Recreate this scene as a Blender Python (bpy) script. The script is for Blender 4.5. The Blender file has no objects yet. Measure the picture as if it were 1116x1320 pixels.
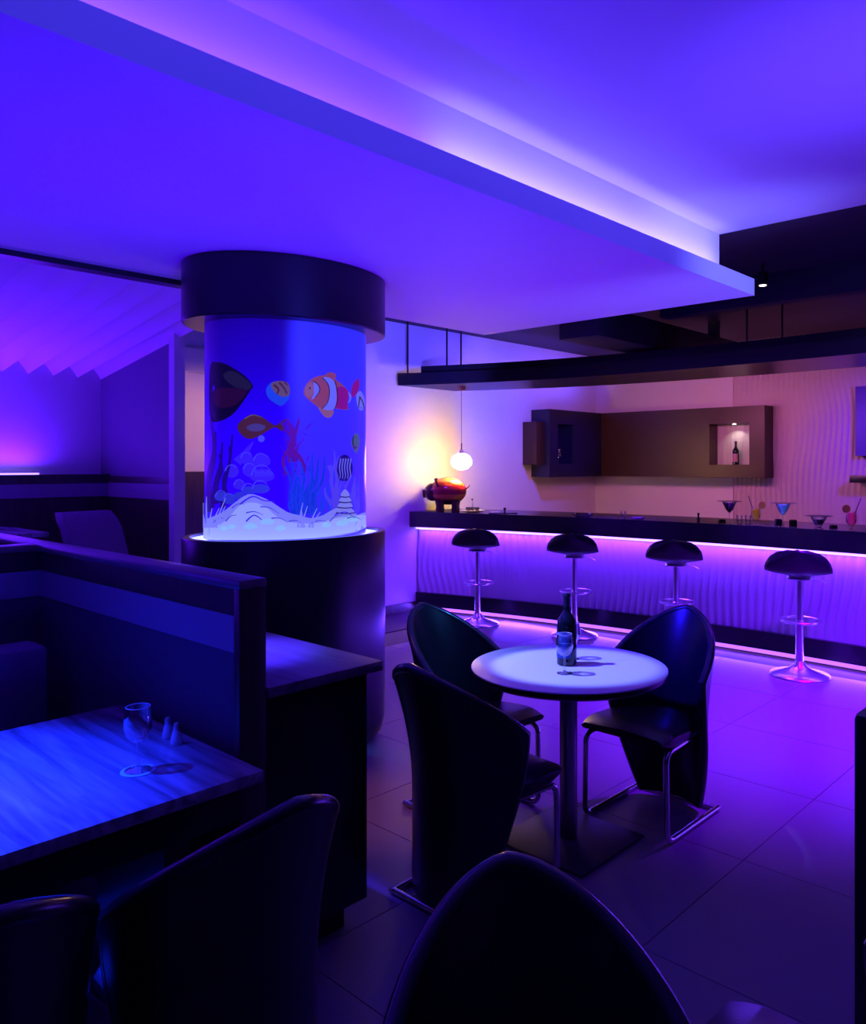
import bpy, bmesh, math, random
from mathutils import Vector, Matrix

random.seed(7)
PI = math.pi
SC = bpy.context.scene
COL = SC.collection


def R(d):
    return math.radians(d)


# ------------------------------------------------------------------ camera
# room axes: X runs right-and-away (along the soffit edge), Y left-and-away (along the bar)
EYE, FPX, PPX, PPY = 1.62, 1031.0, 620.0, 599.0
RX, RY = 0.6706, -0.7418      # camera right in room axes
FX, FY = 0.7418, 0.6706       # camera forward in room axes
cam = bpy.data.cameras.new('camera')
cam_o = bpy.data.objects.new('camera', cam)
COL.objects.link(cam_o)
cam_o.location = (0, 0, EYE)
cam_o.rotation_euler = (R(90), 0, math.atan2(FY, FX) - R(90))
cam.sensor_width = 36
cam.lens = FPX * 36 / 1320
cam.shift_x = (558 - PPX) / 1320
cam.shift_y = (PPY - 660) / 1320
cam.clip_start = 0.05
SC.camera = cam_o

# ------------------------------------------------------------------ world, exposure
w = bpy.data.worlds.new('world')
SC.world = w
w.use_nodes = True
w.node_tree.nodes['Background'].inputs[0].default_value = (0.10, 0.02, 0.5, 1)
w.node_tree.nodes['Background'].inputs[1].default_value = 0.012
SC.view_settings.view_transform = 'Standard'
SC.view_settings.look = 'None'
SC.view_settings.gamma = 1
SC.view_settings.exposure = 0
SC.view_settings.use_curve_mapping = False
SC.cycles.use_denoising = True
SC.cycles.max_bounces = 8
SC.cycles.sample_clamp_indirect = 3.0
SC.cycles.caustics_reflective = False
SC.cycles.caustics_refractive = False

VIOLET = (0.30, 0.02, 1.0)
BLUEV = (0.12, 0.012, 1.0)
LILAC = (0.36, 0.22, 1.0)
BLUE = (0.02, 0.05, 1.0)


def area(name, loc, size, power, color, target=None, direction=None, size_y=None, spread=180, spin=0):
    l = bpy.data.lights.new(name, 'AREA')
    l.energy = power
    l.color = color
    l.shape = 'RECTANGLE'
    l.size = size
    l.size_y = size_y if size_y else size
    l.spread = R(spread)
    o = bpy.data.objects.new(name, l)
    COL.objects.link(o)
    o.location = loc
    d = Vector(direction) if direction else Vector(target) - Vector(loc)
    q = d.to_track_quat('-Z', 'Y')
    o.rotation_euler = (q.to_matrix() @ Matrix.Rotation(spin, 3, 'Z')).to_euler()
    return o


def strip_light(name, p, q, power, color, direction, width=0.03, spread=180):
    """an LED strip's light: a long thin area lamp from p to q, facing direction"""
    p, q = Vector(p), Vector(q)
    l = bpy.data.lights.new(name, 'AREA')
    l.energy = power
    l.color = color
    l.shape = 'RECTANGLE'
    l.size = (q - p).length
    l.size_y = width
    l.spread = R(spread)
    o = bpy.data.objects.new(name, l)
    COL.objects.link(o)
    x = (q - p).normalized()
    z = -Vector(direction).normalized()
    y = z.cross(x).normalized()
    z = x.cross(y).normalized()
    m = Matrix((x, y, z)).transposed()
    o.matrix_world = Matrix.Translation((p + q) / 2) @ m.to_4x4()
    return o


def spot(name, loc, target, power, color, cone=50, blend=0.5, radius=0.03):
    l = bpy.data.lights.new(name, 'SPOT')
    l.energy = power
    l.color = color
    l.spot_size = R(cone)
    l.spot_blend = blend
    l.shadow_soft_size = radius
    o = bpy.data.objects.new(name, l)
    COL.objects.link(o)
    o.location = loc
    o.rotation_euler = (Vector(target) - Vector(loc)).to_track_quat('-Z', 'Y').to_euler()
    return o


def point(name, loc, power, color, radius=0.05):
    l = bpy.data.lights.new(name, 'POINT')
    l.energy = power
    l.color = color
    l.shadow_soft_size = radius
    o = bpy.data.objects.new(name, l)
    COL.objects.link(o)
    o.location = loc
    return o


# cove strip behind the soffit's lip (two runs: the one near the bar is the whiter)
strip_light('cove_led_far', (2.4, 2.27, 2.825), (5.0, 2.27, 2.825), 13.5, (0.15, 0.12, 1.0), (0, 1.0, 0.85), 0.04, 110)
strip_light('cove_led_near', (-2.5, 2.27, 2.825), (2.4, 2.27, 2.825), 18, (0.09, 0.026, 1.0), (0, 1.0, 0.85), 0.04, 110)
strip_light('lip_fill_strip', (-1.5, -1.6, 2.55), (4.6, -1.6, 2.55), 13, (0.05, 0.048, 1.0), (0, 1, 0.07), 0.06, 36)  # added strip out of view, brightens the lip face
# blue flood on the upper ceiling over the open floor, added violet fills without fixtures under the soffit
spot('ceiling_flood', (3.2, 0.7, 1.9), (3.3, 0.9, 3.17), 85, (0.085, 0.032, 1.0), 78, 1.0, 0.1)
spot('lip_fill_spot', (4.4, -0.9, 1.6), (4.75, 2.17, 2.79), 620, (0.14, 0.155, 1.0), 28, 1.0, 0.1)  # added spot with no fixture, brightens the lip's right end
spot('soffit_fill_rail', (-0.3, 3.83, 1.32), (0.1, 3.2, 2.72), 78, (0.052, 0.0, 1.0), 160, 1.0, 0.1)
spot('soffit_fill_ledge', (1.62, 2.75, 1.0), (1.9, 2.9, 2.72), 130, (0.056, 0.0, 1.0), 160, 1.0, 0.1)
spot('soffit_fill_floor', (4.2, 3.3, 0.5), (4.1, 3.4, 2.72), 75, (0.14, 0.0, 1.0), 120, 1.0, 0.1)
spot('ledge_spot', (1.60, 3.0, 2.70), (1.60, 2.62, 0.93), 1000, (0.045, 0.02, 1.0), 20, 0.8, 0.03)
# table spots
spot('round_table_spot', (2.10, 2.80, 2.70), (2.82, 2.04, 0.76), 560, (0.145, 0.19, 1.0), 18.5, 0.4, 0.02)
spot('booth_table_spot', (0.15, 2.9, 2.70), (0.45, 2.5, 0.75), 2200, (0.004, 0.022, 1.0), 44, 0.9, 0.02)
spot('near_seat_fill', (1.0, 0.9, 2.6), (1.6, 0.62, 0.47), 40, (0.03, 0.03, 1.0), 22, 0.8, 0.02)  # not a table spot: added to light the near seat corner blue
# bar LEDs (curved bar: straight runs between the same points)
BAR_Y = [-0.4, 1.0, 2.4, 3.8, 5.2, 6.45]


def bar_x(y):
    return 6.67 - 0.04 * (y - 2.9) ** 2


for a, b in zip(BAR_Y[:-1], BAR_Y[1:]):
    strip_light('bar_top_led', (bar_x(a) - 0.07, a, 0.915), (bar_x(b) - 0.07, b, 0.915), 13.0, (0.125, 0.018, 1.0), (0.25, 0, -1), 0.03)
    strip_light('bar_foot_led', (bar_x(a) - 0.06, a, 0.045), (bar_x(b) - 0.06, b, 0.045), 11.0, (0.10, 0.03, 1.0), (-1, 0, -0.35), 0.03)
# violet wash over the floor in front of the bar, back wall wash, blue wash beside it
spot('floor_wash', (5.4, 1.2, 2.9), (5.1, 2.0, 0), 2200, (0.15, 0.0, 1.0), 76, 1.0, 0.1)
spot('back_wall_blue', (7.2, 4.9, 2.9), (7.6, 6.53, 1.7), 190, (0.03, 0.05, 1.0), 70, 1.0, 0.05)
spot('wall_violet', (4.6, 5.2, 2.7), (5.1, 6.53, 1.0), 300, (0.16, 0.02, 1.0), 100, 1.0, 0.1)
spot('upper_wall_fill', (5.0, 5.3, 2.3), (6.3, 6.53, 3.0), 160, (0.085, 0.06, 1.0), 80, 1.0, 0.05)  # added fill for the wall above the canopy, no fixture
strip_light('upper_wall_fill_strip', (6.4, 6.1, 2.70), (9.2, 6.1, 2.70), 16, (0.11, 0.06, 1.0), (0, 1, 0.7), 0.05)  # second added fill, where the canopy blocks the first
area('back_bar_warm', (7.45, 4.2, 2.30), 1.6, 36, (0.72, 0.16, 0.42), target=(9.7, 4.4, 0.9), size_y=0.3)
spot('back_bar_violet', (7.6, 1.6, 2.4), (9.7, 2.5, 1.8), 230, (0.11, 0.0, 1.0), 56, 1.0, 0.1)
# canopy downlights: on the drinks, and raking along the rippled front
spot('canopy_downlight', (6.45, 2.9, 2.46), (6.62, 2.9, 1.1), 16, (1.0, 0.62, 0.66), 62, 1.0, 0.02)
spot('canopy_downlight', (6.45, 2.0, 2.46), (6.62, 2.0, 1.1), 16, (1.0, 0.62, 0.66), 62, 1.0, 0.02)
for yy in (1.7, 3.2, 4.7, 6.2):
    spot('rake_light', (6.25, yy, 2.46), (6.62, yy - 0.85, 0.55), 420, (0.13, 0.01, 1.0), 44, 1.0, 0.02)
spot('cabinet_blue_fill', (7.5, 4.3, 2.3), (8.75, 6.23, 1.9), 130, (0.015, 0.0, 1.0), 26, 1.0, 0.03)  # not on the canopy: added spot turning the cabinet's left wing navy
# blue and teal spots added to put highlights on the chair backs
spot('chair_fill', (1.5, 2.9, 2.65), (3.45, 1.9, 0.7), 700, (0.012, 0.004, 1.0), 22, 1.0, 0.05)
spot('chair_fill', (3.3, 0.9, 3.0), (2.70, 2.78, 0.75), 420, (0.02, 0.16, 0.55), 20, 1.0, 0.05)
# raised booth room behind: cove on the ledge
strip_light('ledge_led', (-1.5, 7.36, 1.56), (2.55, 7.36, 1.56), 95, (0.095, 0.003, 1.0), (0, -0.3, 1), 0.04)
spot('wave_ceiling_flood', (0.9, 6.9, 1.3), (1.6, 6.6, 2.7), 100, (0.085, 0.006, 1.0), 110, 1.0, 0.05)
spot('side_panel_wash', (2.1, 6.4, 1.9), (3.1, 6.7, 1.75), 3, (0.08, 0.0, 1.0), 100, 1.0, 0.1)
# added warm spot standing in for lamp glow on the passage wall
spot('passage_warm_fill', (4.2, 5.3, 2.3), (3.45, 6.53, 1.9), 50, (1.0, 0.40, 0.30), 50, 1.0, 0.05)
spot('floor_warm', (2.05, 3.38, 2.68), (2.45, 2.92, 0), 60, (1.0, 0.22, 0.10), 24, 1.0, 0.05)


# ------------------------------------------------------------------ materials
def lin(c):
    return tuple(((x / 255) / 12.92 if x / 255 <= 0.04045 else ((x / 255 + 0.055) / 1.055) ** 2.4) for x in c)


MATS = {}


def mat(name, color, rough=0.5, metal=0.0, emit=None, strength=0.0, spec=0.5, noise=None, bump=None,
        coat=0.0, transmission=0.0, ior=1.45, alpha=1.0):
    """procedural principled material; noise=(scale, amount) mottles the colour, bump=(scale, strength) roughs it"""
    if name in MATS:
        return MATS[name]
    m = bpy.data.materials.new(name)
    m.use_nodes = True
    nt = m.node_tree
    b = nt.nodes['Principled BSDF']
    b.inputs['Base Color'].default_value = (*color, 1)
    b.inputs['Roughness'].default_value = rough
    b.inputs['Metallic'].default_value = metal
    b.inputs['Specular IOR Level'].default_value = spec
    b.inputs['Coat Weight'].default_value = coat
    b.inputs['Transmission Weight'].default_value = transmission
    b.inputs['IOR'].default_value = ior
    b.inputs['Alpha'].default_value = alpha
    if emit:
        b.inputs['Emission Color'].default_value = (*emit, 1)
        b.inputs['Emission Strength'].default_value = strength
    if noise or bump:
        tc = nt.nodes.new('ShaderNodeTexCoord')
    if noise:
        n = nt.nodes.new('ShaderNodeTexNoise')
        n.inputs['Scale'].default_value = noise[0]
        n.inputs['Detail'].default_value = 5
        nt.links.new(tc.outputs['Object'], n.inputs['Vector'])
        mx = nt.nodes.new('ShaderNodeMix')
        mx.data_type = 'RGBA'
        mx.inputs[6].default_value = (*[c * (1 - noise[1]) for c in color], 1)
        mx.inputs[7].default_value = (*[min(1, c * (1 + noise[1])) for c in color], 1)
        nt.links.new(n.outputs['Fac'], mx.inputs[0])
        nt.links.new(mx.outputs[2], b.inputs['Base Color'])
    if bump:
        n2 = nt.nodes.new('ShaderNodeTexNoise')
        n2.inputs['Scale'].default_value = bump[0]
        n2.inputs['Detail'].default_value = 4
        nt.links.new(tc.outputs['Object'], n2.inputs['Vector'])
        bp = nt.nodes.new('ShaderNodeBump')
        bp.inputs['Strength'].default_value = bump[1]
        bp.inputs['Distance'].default_value = 0.01
        nt.links.new(n2.outputs['Fac'], bp.inputs['Height'])
        nt.links.new(bp.outputs['Normal'], b.inputs['Normal'])
    MATS[name] = m
    return m


def wood(name, c1, c2, rough, scale=(1.0, 14.0, 14.0), spec=0.5, coat=0.0):
    m = bpy.data.materials.new(name)
    m.use_nodes = True
    nt = m.node_tree
    b = nt.nodes['Principled BSDF']
    tc = nt.nodes.new('ShaderNodeTexCoord')
    mp = nt.nodes.new('ShaderNodeMapping')
    mp.inputs['Scale'].default_value = scale
    n = nt.nodes.new('ShaderNodeTexNoise')
    n.inputs['Scale'].default_value = 2.2
    n.inputs['Detail'].default_value = 6
    n.inputs['Distortion'].default_value = 0.6
    cr = nt.nodes.new('ShaderNodeValToRGB')
    cr.color_ramp.elements[0].position = 0.3
    cr.color_ramp.elements[0].color = (*c1, 1)
    cr.color_ramp.elements[1].position = 0.7
    cr.color_ramp.elements[1].color = (*c2, 1)
    nt.links.new(tc.outputs['Object'], mp.inputs[0])
    nt.links.new(mp.outputs[0], n.inputs['Vector'])
    nt.links.new(n.outputs['Fac'], cr.inputs[0])
    nt.links.new(cr.outputs[0], b.inputs['Base Color'])
    b.inputs['Roughness'].default_value = rough
    b.inputs['Specular IOR Level'].default_value = spec
    b.inputs['Coat Weight'].default_value = coat
    b.inputs['Coat Roughness'].default_value = 0.15
    MATS[name] = m
    return m


def banded(name, stops, rough=0.25, axis=2, lo=-0.2, hi=0.2, spec=0.5):
    """painted bands along one object axis"""
    m = bpy.data.materials.new(name)
    m.use_nodes = True
    nt = m.node_tree
    b = nt.nodes['Principled BSDF']
    tc = nt.nodes.new('ShaderNodeTexCoord')
    sp = nt.nodes.new('ShaderNodeSeparateXYZ')
    mr = nt.nodes.new('ShaderNodeMapRange')
    mr.inputs[1].default_value = lo
    mr.inputs[2].default_value = hi
    cr = nt.nodes.new('ShaderNodeValToRGB')
    cr.color_ramp.interpolation = 'CONSTANT'
    els = cr.color_ramp.elements
    els[0].position, els[0].color = stops[0][0], (*stops[0][1], 1)
    els[1].position, els[1].color = stops[1][0], (*stops[1][1], 1)
    for p, c in stops[2:]:
        e = els.new(p)
        e.color = (*c, 1)
    nt.links.new(tc.outputs['Object'], sp.inputs[0])
    nt.links.new(sp.outputs[axis], mr.inputs[0])
    nt.links.new(mr.outputs[0], cr.inputs[0])
    nt.links.new(cr.outputs[0], b.inputs['Base Color'])
    b.inputs['Roughness'].default_value = rough
    b.inputs['Specular IOR Level'].default_value = spec
    MATS[name] = m
    return m


def glass(name, color=(1, 1, 1), rough=0.0):
    """thin clear glass: glossy coat over a see-through body (no refraction noise)"""
    m = bpy.data.materials.new(name)
    m.use_nodes = True
    nt = m.node_tree
    nt.nodes.remove(nt.nodes['Principled BSDF'])
    out = nt.nodes['Material Output']
    tr = nt.nodes.new('ShaderNodeBsdfTransparent')
    tr.inputs[0].default_value = (*color, 1)
    gl = nt.nodes.new('ShaderNodeBsdfGlossy')
    gl.inputs['Roughness'].default_value = 0.04
    lw = nt.nodes.new('ShaderNodeLayerWeight')
    lw.inputs['Blend'].default_value = 0.5
    mx = nt.nodes.new('ShaderNodeMixShader')
    nt.links.new(lw.outputs['Facing'], mx.inputs[0])
    nt.links.new(tr.outputs[0], mx.inputs[1])
    nt.links.new(gl.outputs[0], mx.inputs[2])
    nt.links.new(mx.outputs[0], out.inputs[0])
    MATS[name] = m
    return m


WHITE = mat('white_paint', (0.80, 0.79, 0.80), 0.7, noise=(3.0, 0.03), bump=(60, 0.05))
BLACKCEIL = mat('dark_ceiling_paint', (0.016, 0.013, 0.03), 0.6, noise=(2.0, 0.2))
DARKSAT = mat('dark_satin_lacquer', (0.012, 0.011, 0.018), 0.28, spec=0.5, noise=(5, 0.15))
LEATHER = mat('black_leather', (0.012, 0.011, 0.018), 0.30, spec=0.6, noise=(30, 0.3), bump=(160, 0.06))
PIPING = mat('leather_piping', (0.02, 0.018, 0.03), 0.25, spec=0.7)
STOOLCHROME = mat('stool_chrome', (0.72, 0.68, 0.75), 0.30, metal=1.0)
CHROME = mat('chrome', (0.75, 0.74, 0.76), 0.14, metal=1.0)
BRUSHED = mat('brushed_steel', (0.55, 0.53, 0.55), 0.28, metal=1.0, noise=(40, 0.08))
TILE = mat('floor_tile', (0.24, 0.22, 0.235), 0.30, spec=0.5, noise=(1.4, 0.12), bump=(6, 0.02))
GROUT = mat('floor_grout', (0.12, 0.11, 0.12), 0.7)
DWOOD = wood('dark_wood', (0.035, 0.020, 0.022), (0.075, 0.045, 0.045), 0.35, (14, 14, 1.2))
LEDGEWOOD = wood('ledge_wood', (0.13, 0.09, 0.11), (0.24, 0.18, 0.20), 0.30, (10, 1.0, 10))
BOOTHTOP = wood('booth_table_wood', (0.10, 0.10, 0.13), (0.42, 0.42, 0.48), 0.26, (11, 0.9, 10))
BOOTHWALL = mat('booth_wall_fabric', (0.10, 0.07, 0.12), 0.65, noise=(60, 0.2), bump=(90, 0.1))
STRIPE = mat('booth_stripe_panel', (0.32, 0.27, 0.36), 0.45, noise=(20, 0.06))
UPHOLSTER = mat('violet_upholstery', (0.20, 0.13, 0.24), 0.6, noise=(40, 0.15), bump=(120, 0.08))
BARTOP = mat('bar_counter_lacquer', (0.03, 0.024, 0.04), 0.22, spec=0.5, noise=(8, 0.2))
BARWAVE = mat('wave_panel', (0.62, 0.56, 0.66), 0.42, noise=(12, 0.05))
WALLWAVE = mat('wave_wall', (0.62, 0.54, 0.56), 0.5, noise=(12, 0.05))
TABLETOP = mat('white_laminate', (0.86, 0.86, 0.88), 0.30, noise=(4, 0.02))
GLASS = glass('clear_glass')
BOTTLEGLASS = mat('dark_bottle_glass', (0.006, 0.010, 0.014), 0.06, spec=0.8)
LEDW = mat('led_lilac', (0.8, 0.8, 0.8), 0.5, emit=(0.33, 0.20, 1.0), strength=3.0)
LEDV = mat('led_violet', (0.8, 0.8, 0.8), 0.5, emit=(0.33, 0.09, 1.0), strength=2.2)
BROWNLAC = mat('brown_cabinet_lacquer', (0.045, 0.018, 0.014), 0.35, spec=0.5, noise=(4, 0.12))
BULB = mat('spot_lens', (1, 1, 1), 0.4, emit=(1.0, 0.85, 0.7), strength=6)


# ------------------------------------------------------------------ mesh builder
class MB:
    def __init__(self):
        self.v, self.f, self.mi, self.cur = [], [], [], 0

    def add(self, vs, fs):
        n = len(self.v)
        self.v += [tuple(p) for p in vs]
        for f in fs:
            self.f.append([i + n for i in f])
            self.mi.append(self.cur)

    def box(self, x0, x1, y0, y1, z0, z1, bev=0.0):
        if bev <= 0:
            vs = [(x0, y0, z0), (x1, y0, z0), (x1, y1, z0), (x0, y1, z0), (x0, y0, z1), (x1, y0, z1), (x1, y1, z1), (x0, y1, z1)]
            fs = [(0, 3, 2, 1), (4, 5, 6, 7), (0, 1, 5, 4), (1, 2, 6, 5), (2, 3, 7, 6), (3, 0, 4, 7)]
            self.add(vs, fs)
        else:
            bm = bmesh.new()
            bmesh.ops.create_cube(bm, size=1)
            for v in bm.verts:
                v.co = ((x0 + x1) / 2 + v.co.x * (x1 - x0), (y0 + y1) / 2 + v.co.y * (y1 - y0), (z0 + z1) / 2 + v.co.z * (z1 - z0))
            bmesh.ops.bevel(bm, geom=bm.edges[:], offset=bev, segments=2, affect='EDGES', profile=0.5)
            bm.verts.index_update()
            self.add([v.co[:] for v in bm.verts], [[v.index for v in f.verts] for f in bm.faces])
            bm.free()
        return self

    def rings(self, rings, cap0=True, cap1=True, closed=True):
        n = len(rings[0])
        vs = [p for r in rings for p in r]
        fs = []
        for i in range(len(rings) - 1):
            for j in range(n if closed else n - 1):
                k = (j + 1) % n
                fs.append((i * n + j, i * n + k, (i + 1) * n + k, (i + 1) * n + j))
        if cap0:
            fs.append(tuple(reversed(range(n))))
        if cap1:
            fs.append(tuple(range((len(rings) - 1) * n, len(rings) * n)))
        self.add(vs, fs)
        return self

    def lathe(self, prof, c=(0, 0), seg=28, ex=1.0, ey=1.0, cap0=True, cap1=True):
        """prof: (radius, z) from the bottom up; ex, ey stretch it to an oval"""
        rg = []
        for r, z in prof:
            r = max(r, 0.0004)
            rg.append([(c[0] + r * ex * math.cos(2 * PI * j / seg), c[1] + r * ey * math.sin(2 * PI * j / seg), z) for j in range(seg)])
        return self.rings(rg, cap0, cap1)

    def tube(self, pts, r, seg=10, bend=0.0, closed=False):
        pts = [Vector(p) for p in pts]
        if bend > 0 and len(pts) > 2:
            out = [pts[0]]
            for i in range(1, len(pts) - 1):
                a, b, c = pts[i - 1], pts[i], pts[i + 1]
                u, v = (a - b), (c - b)
                t = min(bend, u.length * 0.45, v.length * 0.45)
                p, q = b + u.normalized() * t, b + v.normalized() * t
                for k in range(6):
                    s = k / 5
                    out.append(p * (1 - s) ** 2 + b * 2 * s * (1 - s) + q * s * s)
            out.append(pts[-1])
            pts = out
        rg = []
        nrm = None
        n = len(pts)
        for i, p in enumerate(pts):
            if closed:
                d = pts[(i + 1) % n] - pts[i - 1]
            else:
                d = pts[min(i + 1, n - 1)] - pts[max(i - 1, 0)]
            d.normalize()
            if nrm is None:
                nrm = d.orthogonal().normalized()
            nrm = (nrm - d * nrm.dot(d)).normalized()
            bi = d.cross(nrm)
            rr = r[i] if isinstance(r, (list, tuple)) else r
            rg.append([p + (nrm * math.cos(2 * PI * j / seg) + bi * math.sin(2 * PI * j / seg)) * rr for j in range(seg)])
        if closed:
            rg.append(rg[0])
            return self.rings(rg, False, False)
        return self.rings(rg)

    def sphere(self, c, rx, ry=None, rz=None, seg=16, rows=10):
        ry = ry or rx
        rz = rz or rx
        rg = []
        for i in range(1, rows):
            a = PI * i / rows
            rg.append([(c[0] + rx * math.sin(a) * math.cos(2 * PI * j / seg), c[1] + ry * math.sin(a) * math.sin(2 * PI * j / seg), c[2] - rz * math.cos(a)) for j in range(seg)])
        return self.rings(rg)

    def build(self, name, material, parent=None, smooth=40, loc=None):
        me = bpy.data.meshes.new(name)
        me.from_pydata(self.v, [], self.f)
        mats = material if isinstance(material, (list, tuple)) else [material]
        for m in mats:
            me.materials.append(m)
        if len(mats) > 1:
            me.polygons.foreach_set('material_index', self.mi)
        bm = bmesh.new()
        bm.from_mesh(me)
        bmesh.ops.recalc_face_normals(bm, faces=bm.faces)
        bm.to_mesh(me)
        bm.free()
        if smooth:
            me.shade_smooth()
            me.set_sharp_from_angle(angle=R(smooth))
        me.update()
        o = bpy.data.objects.new(name, me)
        COL.objects.link(o)
        if loc:
            o.location = loc
        if parent:
            o.parent = parent
        return o


def tag(o, label=None, cat=None, group=None, kind=None):
    if label:
        o['label'] = label
    if cat:
        o['category'] = cat
    if group:
        o['group'] = group
    if kind:
        o['kind'] = kind
    return o


def thing(name, label, cat, loc=(0, 0, 0), rz=0.0, group=None):
    o = bpy.data.objects.new(name, None)
    COL.objects.link(o)
    o.location = loc
    o.rotation_euler = (0, 0, rz)
    return tag(o, label, cat, group)


def copy_tree(o, parent=None):
    c = o.copy()
    COL.objects.link(c)
    if parent:
        c.parent = parent
    for ch in list(o.children):
        copy_tree(ch, c)
    return c


def struct(o):
    o['kind'] = 'structure'
    return o


def sbox(name, m, *b):
    return struct(MB().box(*b).build(name, m))


# ------------------------------------------------------------------ the room
ZC = 3.17
floor = sbox('floor', GROUT, -3.0, 9.7, -2.5, 6.6, -0.10, -0.004)
tile_me = None
TS = 0.8
for i in range(-1, 9):
    for j in range(-1, 8):
        x, y = i * TS + 0.35, j * TS + 0.2
        if x > 6.3 or y > 5.5:
            continue
        if tile_me is None:
            t = MB().box(-TS / 2 + .0015, TS / 2 - .0015, -TS / 2 + .0015, TS / 2 - .0015, -0.02, 0.0, 0.0012).build('tile', TILE, floor, smooth=0)
            tile_me = t.data
        else:
            t = bpy.data.objects.new('tile', tile_me)
            COL.objects.link(t)
            t.parent = floor
        t.location = (x, y, 0)

# upper white ceiling, dark ceiling over the bar
sbox('ceiling', WHITE, -3.0, 5.07, -2.5, 2.42, ZC, ZC + 0.12)
dk = MB()
dk.box(5.07, 9.8, -2.5, 6.7, ZC, ZC + 0.12)
dk.box(-3.0, 5.07, 4.55, 6.7, ZC, ZC + 0.12)
struct(dk.build('ceiling_dark', BLACKCEIL))
sbox('trim_bulkhead', BLACKCEIL, 6.36, 6.5, -2.5, 3.6, 2.93, ZC)
# soffit slab with its lip and the riser of the cove
sof = MB()
sof.box(-3.0, 5.05, 2.17, 4.53, 2.72, 2.80)
sof.box(-3.0, 5.05, 2.17, 2.19, 2.80, 2.828)
struct(sof.build('trim_soffit', WHITE, smooth=0))
sbox('trim_riser', WHITE, -3.0, 5.065, 2.42, 2.50, 2.80, ZC)
led = MB().box(-2.8, 5.0, 2.205, 2.235, 2.80, 2.812).build('led_strip', LEDV)
tag(led, 'lilac led strip hidden in the ceiling cove behind the soffit lip', 'light strip')
sbox('trim_slot', DARKSAT, -3.0, 3.1, 4.531, 4.62, 2.69, 2.86)

# back wall (along X), bar wall (along Y)
wb = MB()
wb.box(3.18, 9.8, 6.53, 6.65, 0, ZC)
struct(wb.build('wall_back', WHITE, smooth=0))
sbox('wall_right', WHITE, 9.7, 9.82, -2.5, 6.6, 0, ZC)
sbox('wall_near', DARKSAT, -3.0, 9.8, -2.62, -2.5, 0, ZC)
sbox('wall_side', DARKSAT, -3.12, -3.0, -2.62, 7.6, 0, ZC)
sbox('baseboard_back', DWOOD, 3.18, 6.2, 6.51, 6.53, 0, 0.10)
sbox('trim_floor_strip', mat('dark_floor_strip', (0.07, 0.06, 0.075), 0.55), 3.2, 6.05, 5.83, 6.51, -0.004, 0.006)  # flat strip along the back wall, darker than the tiles
sbox('trim_wainscot', DWOOD, 3.20, 4.2, 6.505, 6.53, 0.1, 1.56)
sbox('trim_cornice', WHITE, 3.20, 4.2, 6.44, 6.53, 2.42, 2.62)

# raised booth room at the far left
sbox('floor_platform', mat('platform_carpet', (0.05, 0.04, 0.06), 0.9, noise=(40, 0.3)), -3.0, 3.09, 3.91, 7.5, 0.0, 0.38)
sbox('wall_far', WHITE, -3.0, 3.2, 7.5, 7.62, 0.38, 2.95)
sbox('wall_left', mat('panel_paint', (0.20, 0.18, 0.24), 0.5, noise=(2, 0.08)), 3.10, 3.18, 6.12, 7.5, 0.38, 2.95)
sbox('trim_post', WHITE, 3.06, 3.15, 6.03, 6.119, 0.0, 2.95)
fw = MB()
fw.box(-3.0, 3.1, 7.30, 7.499, 0.38, 1.535)
far_w = struct(fw.build('trim_far_wainscot', DWOOD))
sbox('trim_far_stripe', STRIPE, -3.0, 3.085, 7.29, 7.30, 1.34, 1.455)
sbox('trim_side_wainscot', DWOOD, 3.085, 3.10, 6.12, 7.29, 0.38, 1.52)
sbox('trim_side_stripe', STRIPE, 3.078, 3.085, 6.12, 7.29, 1.335, 1.46)
led = MB().box(-1.5, 2.52, 7.33, 7.40, 1.536, 1.55).build('led_strip', LEDW)
tag(led, 'glowing lilac led strip on the far wall ledge of the raised booth room', 'light strip')
# wavy sloping ceiling: overlapping curved boards
wc = MB()
NX, NB = 9, 26
x_lo, x_hi = -2.2, 3.10
pitch = (x_hi - x_lo) / NB
rows = []
for k in range(13):
    t = k / 12
    y = 4.62 + t * (7.5 - 4.62)
    z0 = 2.86 + t * (2.53 - 2.86)
    row = []
    for i in range(NB):
        for j in range(NX):
            s = j / (NX - 1)
            row.append((x_lo + (i + s) * pitch, y, z0 - 0.15 * s ** 2.4 * (0.25 + 0.75 * t) + 0.02))
    rows.append(row)
vs = [p for r in rows for p in r]
n = len(rows[0])
wc.add(vs, [(k * n + i, k * n + i + 1, (k + 1) * n + i + 1, (k + 1) * n + i) for k in range(12) for i in range(n - 1)])
top = [(x_lo, 4.62, 3.0), (x_hi, 4.62, 3.0), (x_hi, 7.5, 3.0), (x_lo, 7.5, 3.0)]
wc.add(top, [(0, 1, 2, 3)])
struct(wc.build('ceiling_wave', WHITE, smooth=50))

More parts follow.
